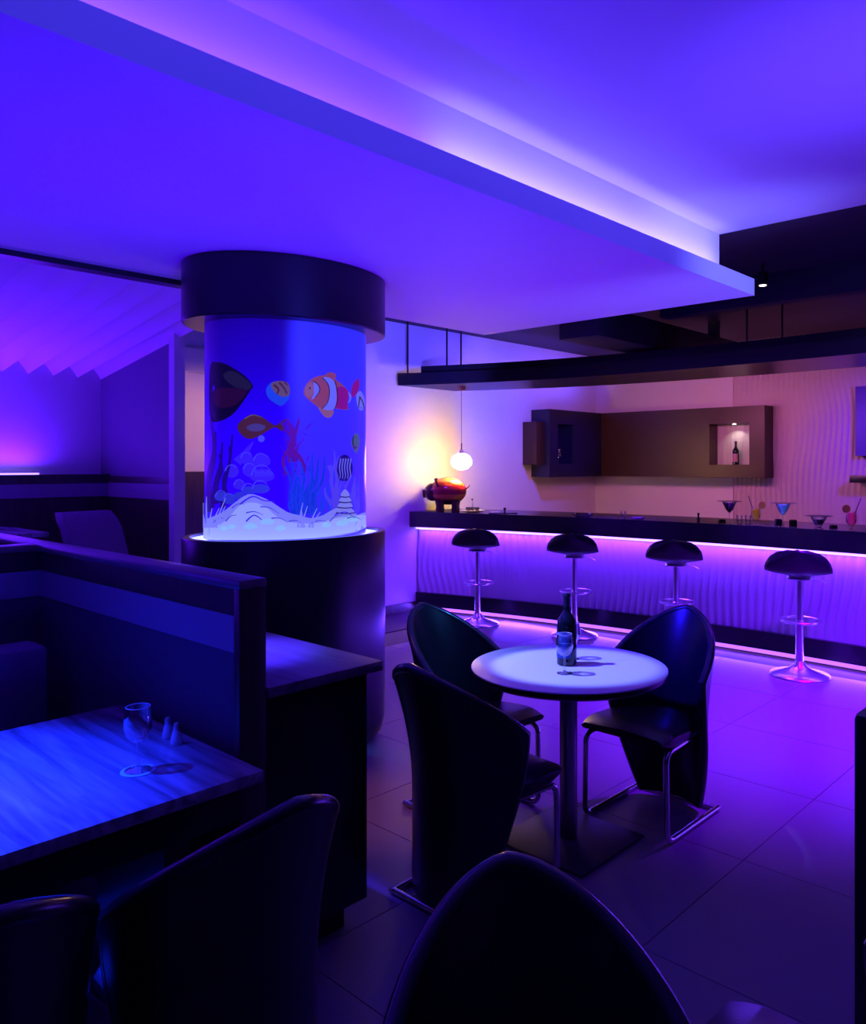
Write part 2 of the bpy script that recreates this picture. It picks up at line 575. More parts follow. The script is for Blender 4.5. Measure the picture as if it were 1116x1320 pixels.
# ------------------------------------------------------------------ booth partition and cabinet
WT = 1.271
part = thing('booth_partition', 'dark wood booth partition wall with pale stripe and cap rail beside the blue table', 'partition', (0, 0, 0))
MB().box(1.312, 1.375, 2.18, 5.6, 0, WT - 0.03).build('wall_panel', BOOTHWALL, part)
MB().box(1.295, 1.392, 2.15, 5.62, WT - 0.03, WT, 0.006).build('cap_rail', LEDGEWOOD, part)
MB().box(1.297, 1.39, 2.152, 2.185, 0, WT - 0.03, 0.003).build('end_post', DWOOD, part)
MB().box(1.303, 1.312, 2.185, 3.80, WT - 0.11, WT - 0.03).build('top_band', DWOOD, part)
MB().box(1.305, 1.312, 2.185, 3.80, 1.045, 1.158).build('stripe', STRIPE, part)
MB().box(-2.6, 1.312, 3.80, 3.87, 0, WT - 0.03).build('rear_panel', BOOTHWALL, part)
MB().box(-2.6, 1.295, 3.79, 3.885, WT - 0.03, WT, 0.006).build('rear_cap_rail', LEDGEWOOD, part)
MB().box(-2.6, 1.303, 3.792, 3.80, WT - 0.11, WT - 0.03).build('rear_top_band', DWOOD, part)
MB().box(-2.6, 1.305, 3.793, 3.80, 1.045, 1.158).build('rear_stripe', STRIPE, part)

cab = thing('side_cabinet', 'dark cabinet with violet-lit wooden ledge between booth partition and aquarium column', 'cabinet', (0, 0, 0))
MB().box(1.395, 1.815, 2.18, 3.42, 0.10, 0.895, 0.004).build('body', DARKSAT, cab)
MB().box(1.395, 1.76, 2.24, 3.40, 0, 0.10).build('plinth', DARKSAT, cab)
MB().box(1.394, 1.86, 2.145, 3.44, 0.895, 0.93, 0.004).build('ledge', LEDGEWOOD, cab)

# booth table
bt = thing('booth_table', 'blue-lit wooden booth table with dark apron set against the partition', 'table', (0, 0, 0))
MB().box(-0.45, 1.29, 2.01, 2.95, 0.705, 0.74, 0.003).build('tabletop', BOOTHTOP, bt)
MB().box(-0.40, 1.24, 2.05, 2.09, 0.60, 0.705).build('apron', DARKSAT, bt)
MB().box(-0.40, 1.24, 2.87, 2.91, 0.60, 0.705).build('apron', DARKSAT, bt)
for x in (-0.3, 1.15):
    MB().box(x - .04, x + .04, 2.25, 2.71, 0, 0.705).build('leg', DARKSAT, bt)

# bench behind the booth table
bench = thing('booth_bench', 'violet upholstered booth bench behind the blue table', 'bench', (0, 0, 0))
MB().box(-0.75, 1.20, 3.05, 3.55, 0.10, 0.46, 0.03).build('seat', UPHOLSTER, bench)
MB().box(-0.75, 0.22, 3.42, 3.60, 0.46, 0.90, 0.03).build('back_cushion', UPHOLSTER, bench)
MB().box(0.23, 1.215, 3.42, 3.60, 0.46, 0.90, 0.03).build('back_cushion', UPHOLSTER, bench)
MB().box(-0.72, 1.02, 3.10, 3.58, 0, 0.10).build('plinth', DARKSAT, bench)

# far booth: high-backed chair, table, glass
fc = thing('high_back_chair', 'violet high-backed upholstered chair behind the partition in the raised booth', 'chair', (2.55, 6.25, 0.38), R(12))
bk = MB()
rg = []
for k in range(9):
    t = k / 8
    rr = 0.06
    xs = 0.225
    yy = -0.10 + 0.20 * t + (0.10 * max(0, t - 0.75) * 4) * 0.5
    zz = 0.38 + 0.50 * t
    sh = 1.0 if t < 0.85 else (1.0 - 0.10 * ((t - 0.85) / 0.15) ** 2)
    rg.append([(-xs * sh, yy - .04, zz), (xs * sh, yy - .04, zz), (xs * sh, yy + .05, zz), (-xs * sh, yy + .05, zz)])
bk.rings(rg).build('backrest', UPHOLSTER, fc, smooth=60)
MB().box(-0.22, 0.22, -0.50, 0.02, 0.36, 0.46, 0.03).build('seat', UPHOLSTER, fc)
for sx in (-1, 1):
    for y in (-0.45, -0.04):
        MB().box(sx * .18 - .02, sx * .18 + .02, y - .02, y + .02, 0, 0.36).build('leg', DARKSAT, fc)
ft = thing('far_booth_table', 'small dark booth table against the far wall of the raised room', 'table', (0, 0, 0))
MB().box(1.05, 2.25, 6.35, 7.25, 1.085, 1.12, 0.003).build('tabletop', BOOTHTOP, ft)
MB().box(1.55, 1.75, 6.7, 6.9, 0.38, 1.085).build('leg', DARKSAT, ft)

# ------------------------------------------------------------------ aquarium column
CX, CY = 2.70, 3.948
EA, EB = 1.31, 1.0
colm = thing('aquarium_column', 'oval black column with glowing blue aquarium mural of painted fish', 'column', (CX, CY, 0))
RB, RQ = 0.469, 0.372
SEG = 72
MB().lathe([(0.40, 0), (0.455, 0.05), (0.469, 0.12), (0.469, 1.215), (0.466, 1.225), (0.435, 1.225), (0.435, 1.20), (0.36, 1.20)], seg=SEG, ex=EA, ey=EB).build('base_drum', DARKSAT, colm)
MB().lathe([(0.33, 2.392), (0.462, 2.392), (0.469, 2.40), (0.469, 2.715)], seg=SEG, ex=EA, ey=EB, cap0=False).build('cap_drum', DARKSAT, colm)
MB().lathe([(0.378, 1.2005), (0.434, 1.2005), (0.434, 1.212), (0.378, 1.212)], seg=SEG, ex=EA, ey=EB, cap0=False, cap1=False).build('ring_light', mat('ring_led', (1, 1, 1), 0.5, emit=(0.14, 0.15, 1.0), strength=6.0), colm)


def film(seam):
    """backlit mural film: deep blue, uneven backlight painted into its colour, lighter right of the seam, darker towards the top"""
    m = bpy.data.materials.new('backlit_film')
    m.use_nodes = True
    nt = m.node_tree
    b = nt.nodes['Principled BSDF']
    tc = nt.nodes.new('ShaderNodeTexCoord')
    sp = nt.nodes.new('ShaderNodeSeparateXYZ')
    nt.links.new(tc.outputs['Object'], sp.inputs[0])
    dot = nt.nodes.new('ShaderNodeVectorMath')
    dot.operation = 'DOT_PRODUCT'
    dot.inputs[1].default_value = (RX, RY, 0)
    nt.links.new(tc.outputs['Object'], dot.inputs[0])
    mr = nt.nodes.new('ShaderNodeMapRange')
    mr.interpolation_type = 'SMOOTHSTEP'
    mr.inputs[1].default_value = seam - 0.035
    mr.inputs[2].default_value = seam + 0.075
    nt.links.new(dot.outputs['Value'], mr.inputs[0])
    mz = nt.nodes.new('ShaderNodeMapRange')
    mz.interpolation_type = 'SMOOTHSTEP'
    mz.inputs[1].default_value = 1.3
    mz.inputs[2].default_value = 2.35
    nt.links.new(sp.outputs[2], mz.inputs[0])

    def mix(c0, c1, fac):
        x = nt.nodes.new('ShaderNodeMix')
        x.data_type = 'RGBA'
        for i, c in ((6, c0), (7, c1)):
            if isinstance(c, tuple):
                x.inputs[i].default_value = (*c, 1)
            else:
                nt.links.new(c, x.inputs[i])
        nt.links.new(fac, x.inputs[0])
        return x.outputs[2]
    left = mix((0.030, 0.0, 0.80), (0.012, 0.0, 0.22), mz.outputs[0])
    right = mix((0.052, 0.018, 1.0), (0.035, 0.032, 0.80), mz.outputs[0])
    c = mix(left, right, mr.outputs[0])  # backlight falloff and seam painted into base and emission colour
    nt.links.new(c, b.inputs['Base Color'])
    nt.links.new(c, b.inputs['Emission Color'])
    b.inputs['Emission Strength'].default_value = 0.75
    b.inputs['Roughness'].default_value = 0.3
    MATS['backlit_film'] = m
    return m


def art_angle(px):
    """angle on the oval tank of the point seen at photo column px"""
    k = (px - PPX) / FPX
    dx, dy = RX * k + FX, RY * k + FY
    a, b = RQ * EA, RQ * EB
    ox, oy = -CX, -CY
    A = (dx / a) ** 2 + (dy / b) ** 2
    B = ox * dx / a ** 2 + oy * dy / b ** 2
    C = (ox / a) ** 2 + (oy / b) ** 2 - 1
    D = B * B - A * C
    t = (-B - math.sqrt(max(D, 0.0))) / A
    x, y = ox + dx * t, oy + dy * t
    return math.atan2(y / b, x / a), t


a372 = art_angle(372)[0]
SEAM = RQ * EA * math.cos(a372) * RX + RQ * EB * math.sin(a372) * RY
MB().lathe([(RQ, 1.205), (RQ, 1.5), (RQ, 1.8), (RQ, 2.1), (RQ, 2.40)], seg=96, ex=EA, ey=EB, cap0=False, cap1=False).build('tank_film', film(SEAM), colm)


def art_pt(px, py, lift=0.002):
    a, t = art_angle(max(260, min(470.5, px)))
    z = EYE - (py - PPY) * t / FPX
    r = RQ + lift
    return (r * EA * math.cos(a), r * EB * math.sin(a), z)


def smooth_poly(pts, n=4):
    out = []
    m = len(pts)
    for i in range(m):
        p0, p1, p2, p3 = (Vector(pts[(i + k) % m]) for k in (-1, 0, 1, 2))
        for k in range(n):
            t = k / n
            out.append(tuple(0.5 * ((2 * p1) + (p2 - p0) * t + (2 * p0 - 5 * p1 + 4 * p2 - p3) * t * t + (3 * p1 - p0 - 3 * p2 + p3) * t ** 3)))
    return out


def art(mb, pts, lift, n=4, mi=0):
    """one printed shape on the film, given by its outline in photo coordinates"""
    pts = smooth_poly(pts, n) if n > 1 else pts
    bm = bmesh.new()
    vs = [bm.verts.new((x, y, 0)) for x, y in pts]
    es = [bm.edges.new((vs[i], vs[(i + 1) % len(vs)])) for i in range(len(vs))]
    bmesh.ops.triangle_fill(bm, use_beauty=True, edges=es)
    for _ in range(2):
        long = [e for e in bm.edges if abs(e.verts[0].co.x - e.verts[1].co.x) > 9]
        if long:
            bmesh.ops.subdivide_edges(bm, edges=long, cuts=1)
            bmesh.ops.triangulate(bm, faces=bm.faces[:])
    bm.verts.index_update()
    mb.cur = mi
    mb.add([art_pt(v.co.x, v.co.y, lift) for v in bm.verts], [[v.index for v in f.verts] for f in bm.faces])
    bm.free()
    mb.cur = 0


def stroke(mb, pts, w0, w1, lift, mi=0):
    """a tapering brush stroke"""
    pts = [Vector(p) for p in pts]
    fine = []
    for i in range(len(pts) - 1):
        p0, p1, p2, p3 = pts[max(i - 1, 0)], pts[i], pts[i + 1], pts[min(i + 2, len(pts) - 1)]
        for k in range(5):
            t = k / 5
            fine.append(0.5 * ((2 * p1) + (p2 - p0) * t + (2 * p0 - 5 * p1 + 4 * p2 - p3) * t * t + (3 * p1 - p0 - 3 * p2 + p3) * t ** 3))
    fine.append(pts[-1])
    vs, fs = [], []
    m = len(fine)
    for i, p in enumerate(fine):
        d = (fine[min(i + 1, m - 1)] - fine[max(i - 1, 0)]).normalized()
        nrm = Vector((-d.y, d.x))
        wd = (w0 + (w1 - w0) * i / (m - 1)) / 2
        vs += [art_pt(*(p + nrm * wd), lift), art_pt(*(p - nrm * wd), lift)]
    fs = [(2 * i, 2 * i + 1, 2 * i + 3, 2 * i + 2) for i in range(m - 1)]
    mb.cur = mi
    mb.add(vs, fs)
    mb.cur = 0


def ink(name, c, glow=0.55):
    return mat('ink_' + name, tuple(0.6 * x for x in c), 0.4, emit=c, strength=glow * 0.55)


I_BLK = ink('black', (0.010, 0.006, 0.03), 0.3)
I_OLV = ink('olive', (0.022, 0.018, 0.04), 0.7)
I_MAR = ink('maroon', (0.035, 0.004, 0.03), 0.7)
I_BRN = ink('brown', (0.11, 0.026, 0.035), 0.8)
I_ORG = ink('orange', (0.42, 0.085, 0.15), 0.8)
I_PEA = ink('peach', (0.42, 0.16, 0.22), 0.8)
I_MAG = ink('magenta', (0.38, 0.01, 0.26), 0.8)
I_LAV = ink('lavender', (0.24, 0.26, 1.0), 0.8)
I_VIO = ink('violet', (0.075, 0.025, 0.85), 0.8)
I_DVI = ink('deep_violet', (0.02, 0.004, 0.26), 0.8)
I_RED = ink('red_coral', (0.17, 0.008, 0.32), 0.8)
I_TEA = ink('teal', (0.02, 0.10, 0.65), 0.8)
I_CYA = ink('weed_blue', (0.012, 0.055, 0.72), 0.8)
I_YEL = ink('ochre', (0.20, 0.12, 0.14), 0.8)
I_SAND = ink('sand', (0.36, 0.40, 0.95), 0.8)
I_SANDL = ink('pale_sand', (0.50, 0.62, 0.95), 0.9)
I_MINT = ink('mint', (0.42, 0.80, 0.85), 0.9)
I_ROCK = ink('rock_blue', (0.05, 0.06, 0.70), 0.8)

# dark fish at the left rim
f = MB()
art(f, [(272, 470), (280, 467), (290, 469), (300, 474), (315, 484), (326, 497), (323, 503), (312, 520), (299, 535), (283, 543), (272, 540), (270, 505)], .002, 4, 0)
art(f, [(288, 484), (300, 478), (314, 486), (325, 497), (318, 503), (300, 497)], .003, 3, 1)
art(f, [(276, 503), (296, 500), (319, 503), (308, 519), (292, 526), (277, 522)], .0035, 3, 2)
f.build('painted_fish', [I_BLK, I_OLV, I_MAR], colm)['label'] = 'dark round fish at the left rim'
# striped round fish
f = MB()
art(f, [(343, 502), (350, 493), (362, 491), (371, 494), (374, 503), (372, 514), (363, 523), (355, 520), (346, 513)], .002, 4, 0)
art(f, [(350, 494), (362, 491), (372, 495), (373, 509), (362, 511), (352, 503)], .003, 3, 1)
stroke(f, [(353, 496), (359, 502), (357, 508)], 3, 2, .004, 2)
stroke(f, [(360, 493), (366, 500), (370, 508)], 3, 2, .004, 2)
stroke(f, [(366, 492), (371, 497)], 2.5, 1.5, .004, 2)
f.build('painted_fish', [I_TEA, I_YEL, I_BRN], colm)['label'] = 'small striped ochre fish'
# brown fish with forked tail
f = MB()
art(f, [(306, 550), (314, 540), (325, 535), (337, 537), (350, 546), (356, 548), (368, 540), (366, 547), (364, 556), (355, 551), (346, 555), (334, 562), (322, 566), (312, 561)], .002, 4, 0)
art(f, [(318, 551), (328, 546), (342, 549), (338, 555), (325, 556)], .003, 4, 1)
stroke(f, [(316, 540), (326, 535), (338, 538)], 2, 1, .004, 2)
f.build('painted_fish', [I_BRN, ink('grey_blue', (0.10, 0.07, 0.20), 0.8), I_YEL], colm)['label'] = 'brown fish with a forked tail'
# orange and white banded fish
f = MB()
art(f, [(391, 505), (395, 495), (404, 487), (416, 484), (430, 488), (442, 497), (449, 506), (447, 520), (448, 528), (432, 527), (414, 527), (402, 519), (394, 512)], .002, 4, 0)
art(f, [(417, 485), (424, 480), (432, 482), (431, 489), (422, 487)], .002, 4, 0)
art(f, [(410, 525), (424, 528), (430, 530), (426, 538), (418, 537)], .002, 4, 1)
art(f, [(452, 507), (454, 496), (461, 488), (463, 497), (459, 508), (454, 512)], .002, 4, 2)
art(f, [(434, 500), (443, 499), (449, 507), (447, 521), (447, 527), (433, 526), (435, 514)], .0026, 3, 2)
art(f, [(404, 492), (409, 496), (411, 503), (407, 511), (401, 515), (404, 507), (404, 499)], .003, 4, 3)
art(f, [(415, 487), (424, 487), (431, 493), (433, 505), (433, 517), (429, 528), (416, 527), (423, 516), (424, 506), (422, 496)], .003, 4, 3)
art(f, [(448, 505), (452, 510), (451, 517), (448, 520), (450, 513)], .003, 4, 3)
art(f, [(393, 500), (400, 492), (404, 499), (403, 507), (398, 513), (393, 508)], .0026, 4, 1)
art(f, [(398, 500), (399.5, 499), (400, 501), (398.6, 502)], .004, 2, 4)
for st in ([(404, 491), (411, 498), (411, 505), (406, 512)], [(415, 487), (422, 495), (424, 507), (421, 520), (414, 527)], [(431, 491), (434, 505), (434, 517), (430, 529)]):
    stroke(f, st, 1.2, 0.8, .0036, 4)
f.build('painted_fish', [I_ORG, I_PEA, I_MAG, I_LAV, I_BLK], colm)['label'] = 'orange fish with white bands'
# half-seen black and white fish at the right rim, small pale fish below
f = MB()
art(f, [(459, 508), (464, 504), (468, 510), (470, 520), (468, 528), (462, 528), (459, 517)], .002, 3, 0)
stroke(f, [(463, 511), (462, 520), (461, 527)], 1.2, 1, .003, 1)
stroke(f, [(463, 512), (467, 519), (469, 528)], 1.4, 1, .003, 1)
f.build('painted_fish', [I_LAV, I_BLK], colm)['label'] = 'black and white angelfish at the right rim'
f = MB()
art(f, [(452, 570), (456, 560), (461, 559), (463, 568), (462, 578), (458, 584), (454, 577)], .002, 3, 0)
stroke(f, [(455, 562), (454, 570), (456, 578)], 1.5, 1, .003, 1)
stroke(f, [(455, 578), (459, 576)], 3, 2, .003, 2)
f.build('painted_fish', [ink('grey_green', (0.10, 0.16, 0.30), 0.8), I_BLK, I_RED], colm)['label'] = 'small pale fish by the right rim'
# zebra-striped fish above the sea plants
f = MB()
art(f, [(434, 602), (437, 590), (444, 586), (450, 590), (454, 602), (452, 614), (446, 620), (438, 619), (434, 612)], .003, 4, 0)
for k in range(5):
    x = 437.5 + k * 3.3
    stroke(f, [(x + 1, 591), (x - .8, 602), (x + .3, 612), (x - .5, 617)], 1.6, 0.8, .004, 1)
f.build('painted_fish', [I_DVI, I_LAV], colm)['label'] = 'zebra-striped round fish'
# rocks
f = MB()
for cx, cy, rx, ry in ((299, 607, 9, 9), (318, 590, 8, 9), (337, 594, 12, 9), (338, 613, 16, 9), (322, 605, 9, 10), (309, 625, 8, 6)):
    art(f, [(cx + rx * math.cos(a) * (1 + .08 * math.sin(5 * a)), cy + ry * math.sin(a)) for a in [k * PI / 6 for k in range(12)]], .002, 2, 0)
for cx, cy, rx, ry in ((286, 640, 9, 6), (296, 643, 8, 7), (309, 639, 7, 5), (321, 632, 10, 5), (336, 630, 12, 6)):
    art(f, [(cx + rx * math.cos(a), cy + ry * math.sin(a)) for a in [k * PI / 6 for k in range(12)]], .0028, 2, 1)
stroke(f, [(306, 596), (318, 582), (327, 569)], 12, 1.5, .0024, 0)
art(f, [(337 + 4.4 * math.cos(k * PI / 5), 565.5 + 4.4 * math.sin(k * PI / 5)) for k in range(10)], .003, 2, 2)
f.build('painted_rocks', [I_VIO, I_ROCK, ink('pearl', (0.12, 0.12, 0.95), 0.8)], colm)
# dark weed at the left
f = MB()
for x0, y0, x1, y1 in ((270, 660, 278, 556), (277, 650, 287, 570), (284, 648, 283, 585), (291, 640, 296, 575), (274, 655, 272, 540), (288, 655, 300, 560)):
    stroke(f, [(x0, y0), ((x0 + x1) / 2 - 4, (2 * y0 + y1) / 3), ((x0 + x1) / 2 + 3, (y0 + 2 * y1) / 3), (x1, y1)], 7, 2, .0022, 0)
f.build('painted_weed', [I_DVI], colm)
# red coral
f = MB()
stroke(f, [(377, 596), (375, 578), (378, 566), (375, 552), (370, 540)], 13, 2, .0024, 0)
stroke(f, [(376, 572), (380, 558), (384, 546), (386, 538)], 8, 1.5, .0024, 0)
stroke(f, [(378, 566), (368, 552), (372, 544)], 5, 1, .0024, 0)
stroke(f, [(376, 580), (386, 590), (391, 600), (392, 625)], 8, 2, .0024, 0)
stroke(f, [(370, 612), (365, 596), (368, 585), (376, 575)], 5, 4, .0024, 0)
stroke(f, [(380, 590), (384, 575), (390, 568)], 4, 1, .0024, 0)
f.build('painted_coral', [I_RED], colm)
# blue weeds in the middle
f = MB()
for x0, x1, y1, w0 in ((378, 366, 600, 8), (382, 374, 590, 7), (390, 388, 596, 8), (394, 402, 584, 8), (398, 410, 590, 9), (402, 398, 600, 8), (406, 418, 588, 7), (386, 380, 615, 7)):
    stroke(f, [(x0, 662), (x0 - 3, 640), ((x0 + x1) / 2 + 3, 620), (x1, y1)], w0, 1.5, .0028, 0 if x0 % 4 else 1)
f.build('painted_weed', [I_CYA, I_TEA], colm)['label'] = 'blue weeds in the middle'
# violet sea plants at the right
f = MB()
for pts in ([(432, 668), (430, 640), (426, 618), (431, 595), (430, 580)], [(430, 640), (434, 620), (432, 604), (436, 588)], [(436, 660), (441, 640), (446, 625), (452, 612)],
            [(450, 650), (455, 632), (457, 614)], [(428, 650), (420, 640), (418, 628)], [(437, 655), (434, 640), (440, 620)], [(424, 600), (427, 612), (428, 630)]):
    stroke(f, pts, 6, 1.2, .0032, 0)
for k, (cy, rx) in enumerate(((636, 6), (643, 8), (650, 10), (657, 12))):
    art(f, [(444 - rx, cy + 3), (444 - rx / 2, cy - 3), (444, cy - 5), (444 + rx / 2, cy - 3), (444 + rx, cy + 3), (444, cy + 4)], .0036 + k * .0003, 3, 1)
    stroke(f, [(444 - rx, cy + 4), (444, cy + 5), (444 + rx, cy + 4)], 1.6, 1.2, .0046 + k * .0003, 2)
f.build('painted_sea_plant', [ink('plant_violet', (0.14, 0.09, 0.92), 0.8), I_SAND, I_DVI], colm)
# sandy bed
f = MB()
art(f, [(258, 693), (258, 672), (270, 668), (288, 660), (303, 648), (320, 637), (336, 640), (352, 648), (370, 660), (385, 664), (400, 668), (416, 664), (432, 655), (448, 656), (460, 664), (471, 660), (471, 680), (440, 690), (400, 694), (340, 696), (290, 696)], .0040, 2, 0)
art(f, [(258, 694), (262, 676), (285, 676), (300, 662), (312, 650), (330, 648), (345, 655), (360, 668), (380, 674), (410, 674), (430, 668), (450, 666), (471, 664), (471, 680), (430, 690), (380, 695), (310, 696)], .0048, 2, 1)
for a, b, c in ((324, 678, 9), (362, 680, 7), (290, 680, 5), (345, 672, 9), (452, 669, 10), (440, 674, 8), (300, 678, 5), (420, 676, 6)):
    art(f, [(a - c, b + 2), (a - c / 2, b - c * .35), (a + c / 3, b - c * .4), (a + c, b + 1), (a, b + 4)], .0056, 3, 2)
stroke(f, [(310, 650), (326, 640), (340, 645), (354, 646)], 2.2, 1, .0056, 3)
stroke(f, [(318, 672), (328, 664), (338, 670)], 2, 1, .0056, 3)
stroke(f, [(430, 664), (444, 660), (456, 668)], 1.5, 1, .0056, 3)
f.build('painted_sand', [I_SAND, I_SANDL, I_MINT, I_VIO], colm)
# grass blades
f = MB()
for x0, x1, y1 in ((268, 262, 650), (270, 268, 640), (272, 275, 655), (274, 284, 655), (276, 292, 642), (266, 259, 662), (280, 292, 652), (384, 390, 648), (388, 396, 652), (398, 408, 655), (402, 412, 660), (392, 388, 655), (264, 264, 648)):
    stroke(f, [(x0, 680), ((x0 * 2 + x1) / 3 - 1, 672), (x1, y1)], 3.6, .8, .0062, 0)
f.build('painted_grass', [I_SAND], colm)

# lighter brush lines: rock outlines, coral twigs, sand ripples
f = MB()
for cx, cy, r_ in ((299, 607, 8), (318, 590, 7), (337, 594, 10), (338, 613, 14), (322, 605, 8), (309, 625, 7), (286, 640, 8), (296, 643, 7), (321, 632, 9), (336, 630, 11)):
    stroke(f, [(cx - r_, cy), (cx - r_ * .6, cy - r_ * .75), (cx + r_ * .1, cy - r_ * .95), (cx + r_ * .8, cy - r_ * .5)], 1.5, 0.6, .0033, 0)
for k in range(9):
    x = 329 + k * 2.6
    stroke(f, [(x, 606 + (k % 3)), (x + 1.2, 610), (x, 614)], 0.9, 0.5, .0034, 0)
for x0, y0, x1, y1 in ((300, 655, 316, 650), (318, 661, 340, 664), (336, 653, 360, 662), (350, 668, 372, 674), (372, 672, 392, 676), (398, 676, 420, 672), (424, 672, 440, 664), (446, 668, 464, 670), (276, 674, 290, 668), (292, 672, 306, 664)):
    stroke(f, [(x0, y0), ((x0 + x1) / 2, (y0 + y1) / 2 - 3), (x1, y1)], 1.8, .5, .0058, 1)
f.build('painted_highlights', [ink('rock_line', (0.10, 0.09, 1.0), 0.9), ink('sand_shade', (0.12, 0.10, 0.80), 0.8)], colm)
f = MB()
rr = random.Random(4)
for k in range(46):
    x, y = 364 + rr.random() * 34, 545 + rr.random() * 75
    an = rr.uniform(-2.4, -0.7)
    ln = rr.uniform(4, 10)
    stroke(f, [(x, y), (x + ln * .5 * math.cos(an) + rr.uniform(-1, 1), y + ln * .5 * math.sin(an)), (x + ln * math.cos(an), y + ln * math.sin(an))], 1.8, .5, .0025, 0)
f.build('painted_coral_twigs', [ink('coral_twig', (0.10, 0.005, 0.45), 0.8)], colm)['kind'] = 'stuff'
f = MB()
for k in range(40):
    x = 372 + rr.random() * 90
    y = 668 - rr.random() * 12
    h_ = rr.uniform(22, 66) * (1.0 if x < 425 else 0.8)
    dx = rr.uniform(-9, 9)
    stroke(f, [(x, y), (x - dx * .3, y - h_ * .35), (x + dx * .5, y - h_ * .7), (x + dx, y - h_)], 2.6, .5, .0031, 0 if x < 425 else 1)
f.build('painted_fronds', [ink('frond_blue', (0.02, 0.07, 0.85), 0.8), ink('frond_lilac', (0.13, 0.08, 1.0), 0.85)], colm)['kind'] = 'stuff'

# ------------------------------------------------------------------ bar
bar = thing('bar_counter', 'long curved bar with dark counter and violet rippled front between led lines', 'bar counter', (0, 0, 0))
N = 40
BY0, BY1 = -0.6, 6.5


def bar_prism(x0, x1, z0, z1, y0=BY0, y1=BY1):
    mb = MB()
    rg = []
    for k in range(N + 1):
        y = y0 + (y1 - y0) * k / N
        x = bar_x(y)
        rg.append([(x + x0, y, z0), (x + x1, y, z0), (x + x1, y, z1), (x + x0, y, z1)])
    return mb.rings(rg)


bar_prism(-0.14, 0.62, 0.935, 1.105).build('countertop', BARTOP, bar)
bar_prism(0.03, 0.50, 0.0, 0.935).build('carcass', DARKSAT, bar)
bar_prism(-0.045, 0.03, 0.055, 0.205).build('kick_board', DARKSAT, bar)
bar_prism(-0.03, 0.03, 0.018, 0.054).build('foot_led', LEDV, bar)
bar_prism(-0.045, -0.012, 0.905, 0.934).build('top_led', LEDW, bar)


def ripple(s, z):
    """sand-ripple relief: wandering vertical crests"""
    ph = s * 2 * PI / 0.075 + 2.2 * math.sin(z * 5.1 + s * 1.3) + 1.6 * math.sin(s * 2.1 - z * 3.3) + 0.9 * math.sin(z * 9 + s * 4.0)
    amp = 0.55 + 0.45 * math.sin(s * 1.7 + z * 4.3 + 1.0)
    return 0.5 + 0.5 * math.sin(ph) * amp


rp = MB()
ns, nz = 560, 22
vs = []
for k in range(ns + 1):
    y = BY0 + (BY1 - BY0) * k / ns
    for i in range(nz + 1):
        z = 0.205 + (0.905 - 0.205) * i / nz
        vs.append((bar_x(y) + 0.012 - 0.022 * ripple(y, z), y, z))
rp.add(vs, [(k * (nz + 1) + i, (k + 1) * (nz + 1) + i, (k + 1) * (nz + 1) + i + 1, k * (nz + 1) + i + 1) for k in range(ns) for i in range(nz)])
rp.build('ripple_panel', BARWAVE, bar, smooth=180)

# rippled wall cladding on the bar wall
rp = MB()
ns, nz = 420, 30
vs = []
for k in range(ns + 1):
    y = -0.6 + (4.42 + 0.6) * k / ns
    for i in range(nz + 1):
        z = 0.9 + (ZC - 0.9) * i / nz
        vs.append((9.66 - 0.026 * ripple(y * 1.15, z * 0.9), y, z))
rp.add(vs, [(k * (nz + 1) + i, (k + 1) * (nz + 1) + i, (k + 1) * (nz + 1) + i + 1, k * (nz + 1) + i + 1) for k in range(ns) for i in range(nz)])
rp.add([(9.7, 4.42, .9), (9.7, 4.42, ZC), (9.64, 4.42, ZC), (9.64, 4.42, .9)], [(0, 1, 2, 3)])
struct(rp.build('trim_wave_cladding', WALLWAVE, smooth=180))

# canopy over the bar
can = thing('bar_canopy', 'long dark curved canopy hanging on rods above the bar', 'canopy', (0, 0, 0))


def can_x(y):
    return bar_x(y) - 0.16 - 0.05 * max(0.0, y - 4.2) ** 2


def can_prism(x0, x1, z0, z1, y0=-0.6, y1=6.42):
    mb = MB()
    rg = []
    for k in range(N + 1):
        y = y0 + (y1 - y0) * k / N
        x = can_x(y)
        rg.append([(x + x0, y, z0), (x + x1, y, z0), (x + x1, y, z1), (x + x0, y, z1)])
    return mb.rings(rg)


can_prism(0.0, 0.88, 2.47, 2.60).build('lower_tier', DARKSAT, can)
can_prism(0.10, 0.80, 2.60, 2.68, y1=6.25).build('upper_tier', DARKSAT, can)
for y, dx in ((5.9, 0.2), (6.05, 0.2), (6.36, 0.06), (2.95, .2), (2.7, 0.35), (0.8, 0.3)):
    MB().tube([(can_x(y) + dx, y, 2.598), (can_x(y) + dx, y, ZC - 0.001)], 0.009, 8).build('rod', DARKSAT, can)
MB().lathe([(0.035, 2.43), (0.045, 2.445), (0.05, 2.47)], c=(6.34, 6.02), seg=16).build('ceiling_cup', mat('copper_cup', (0.5, 0.25, 0.15), 0.3, metal=1.0), can)['label'] = 'copper lamp cup under the canopy'

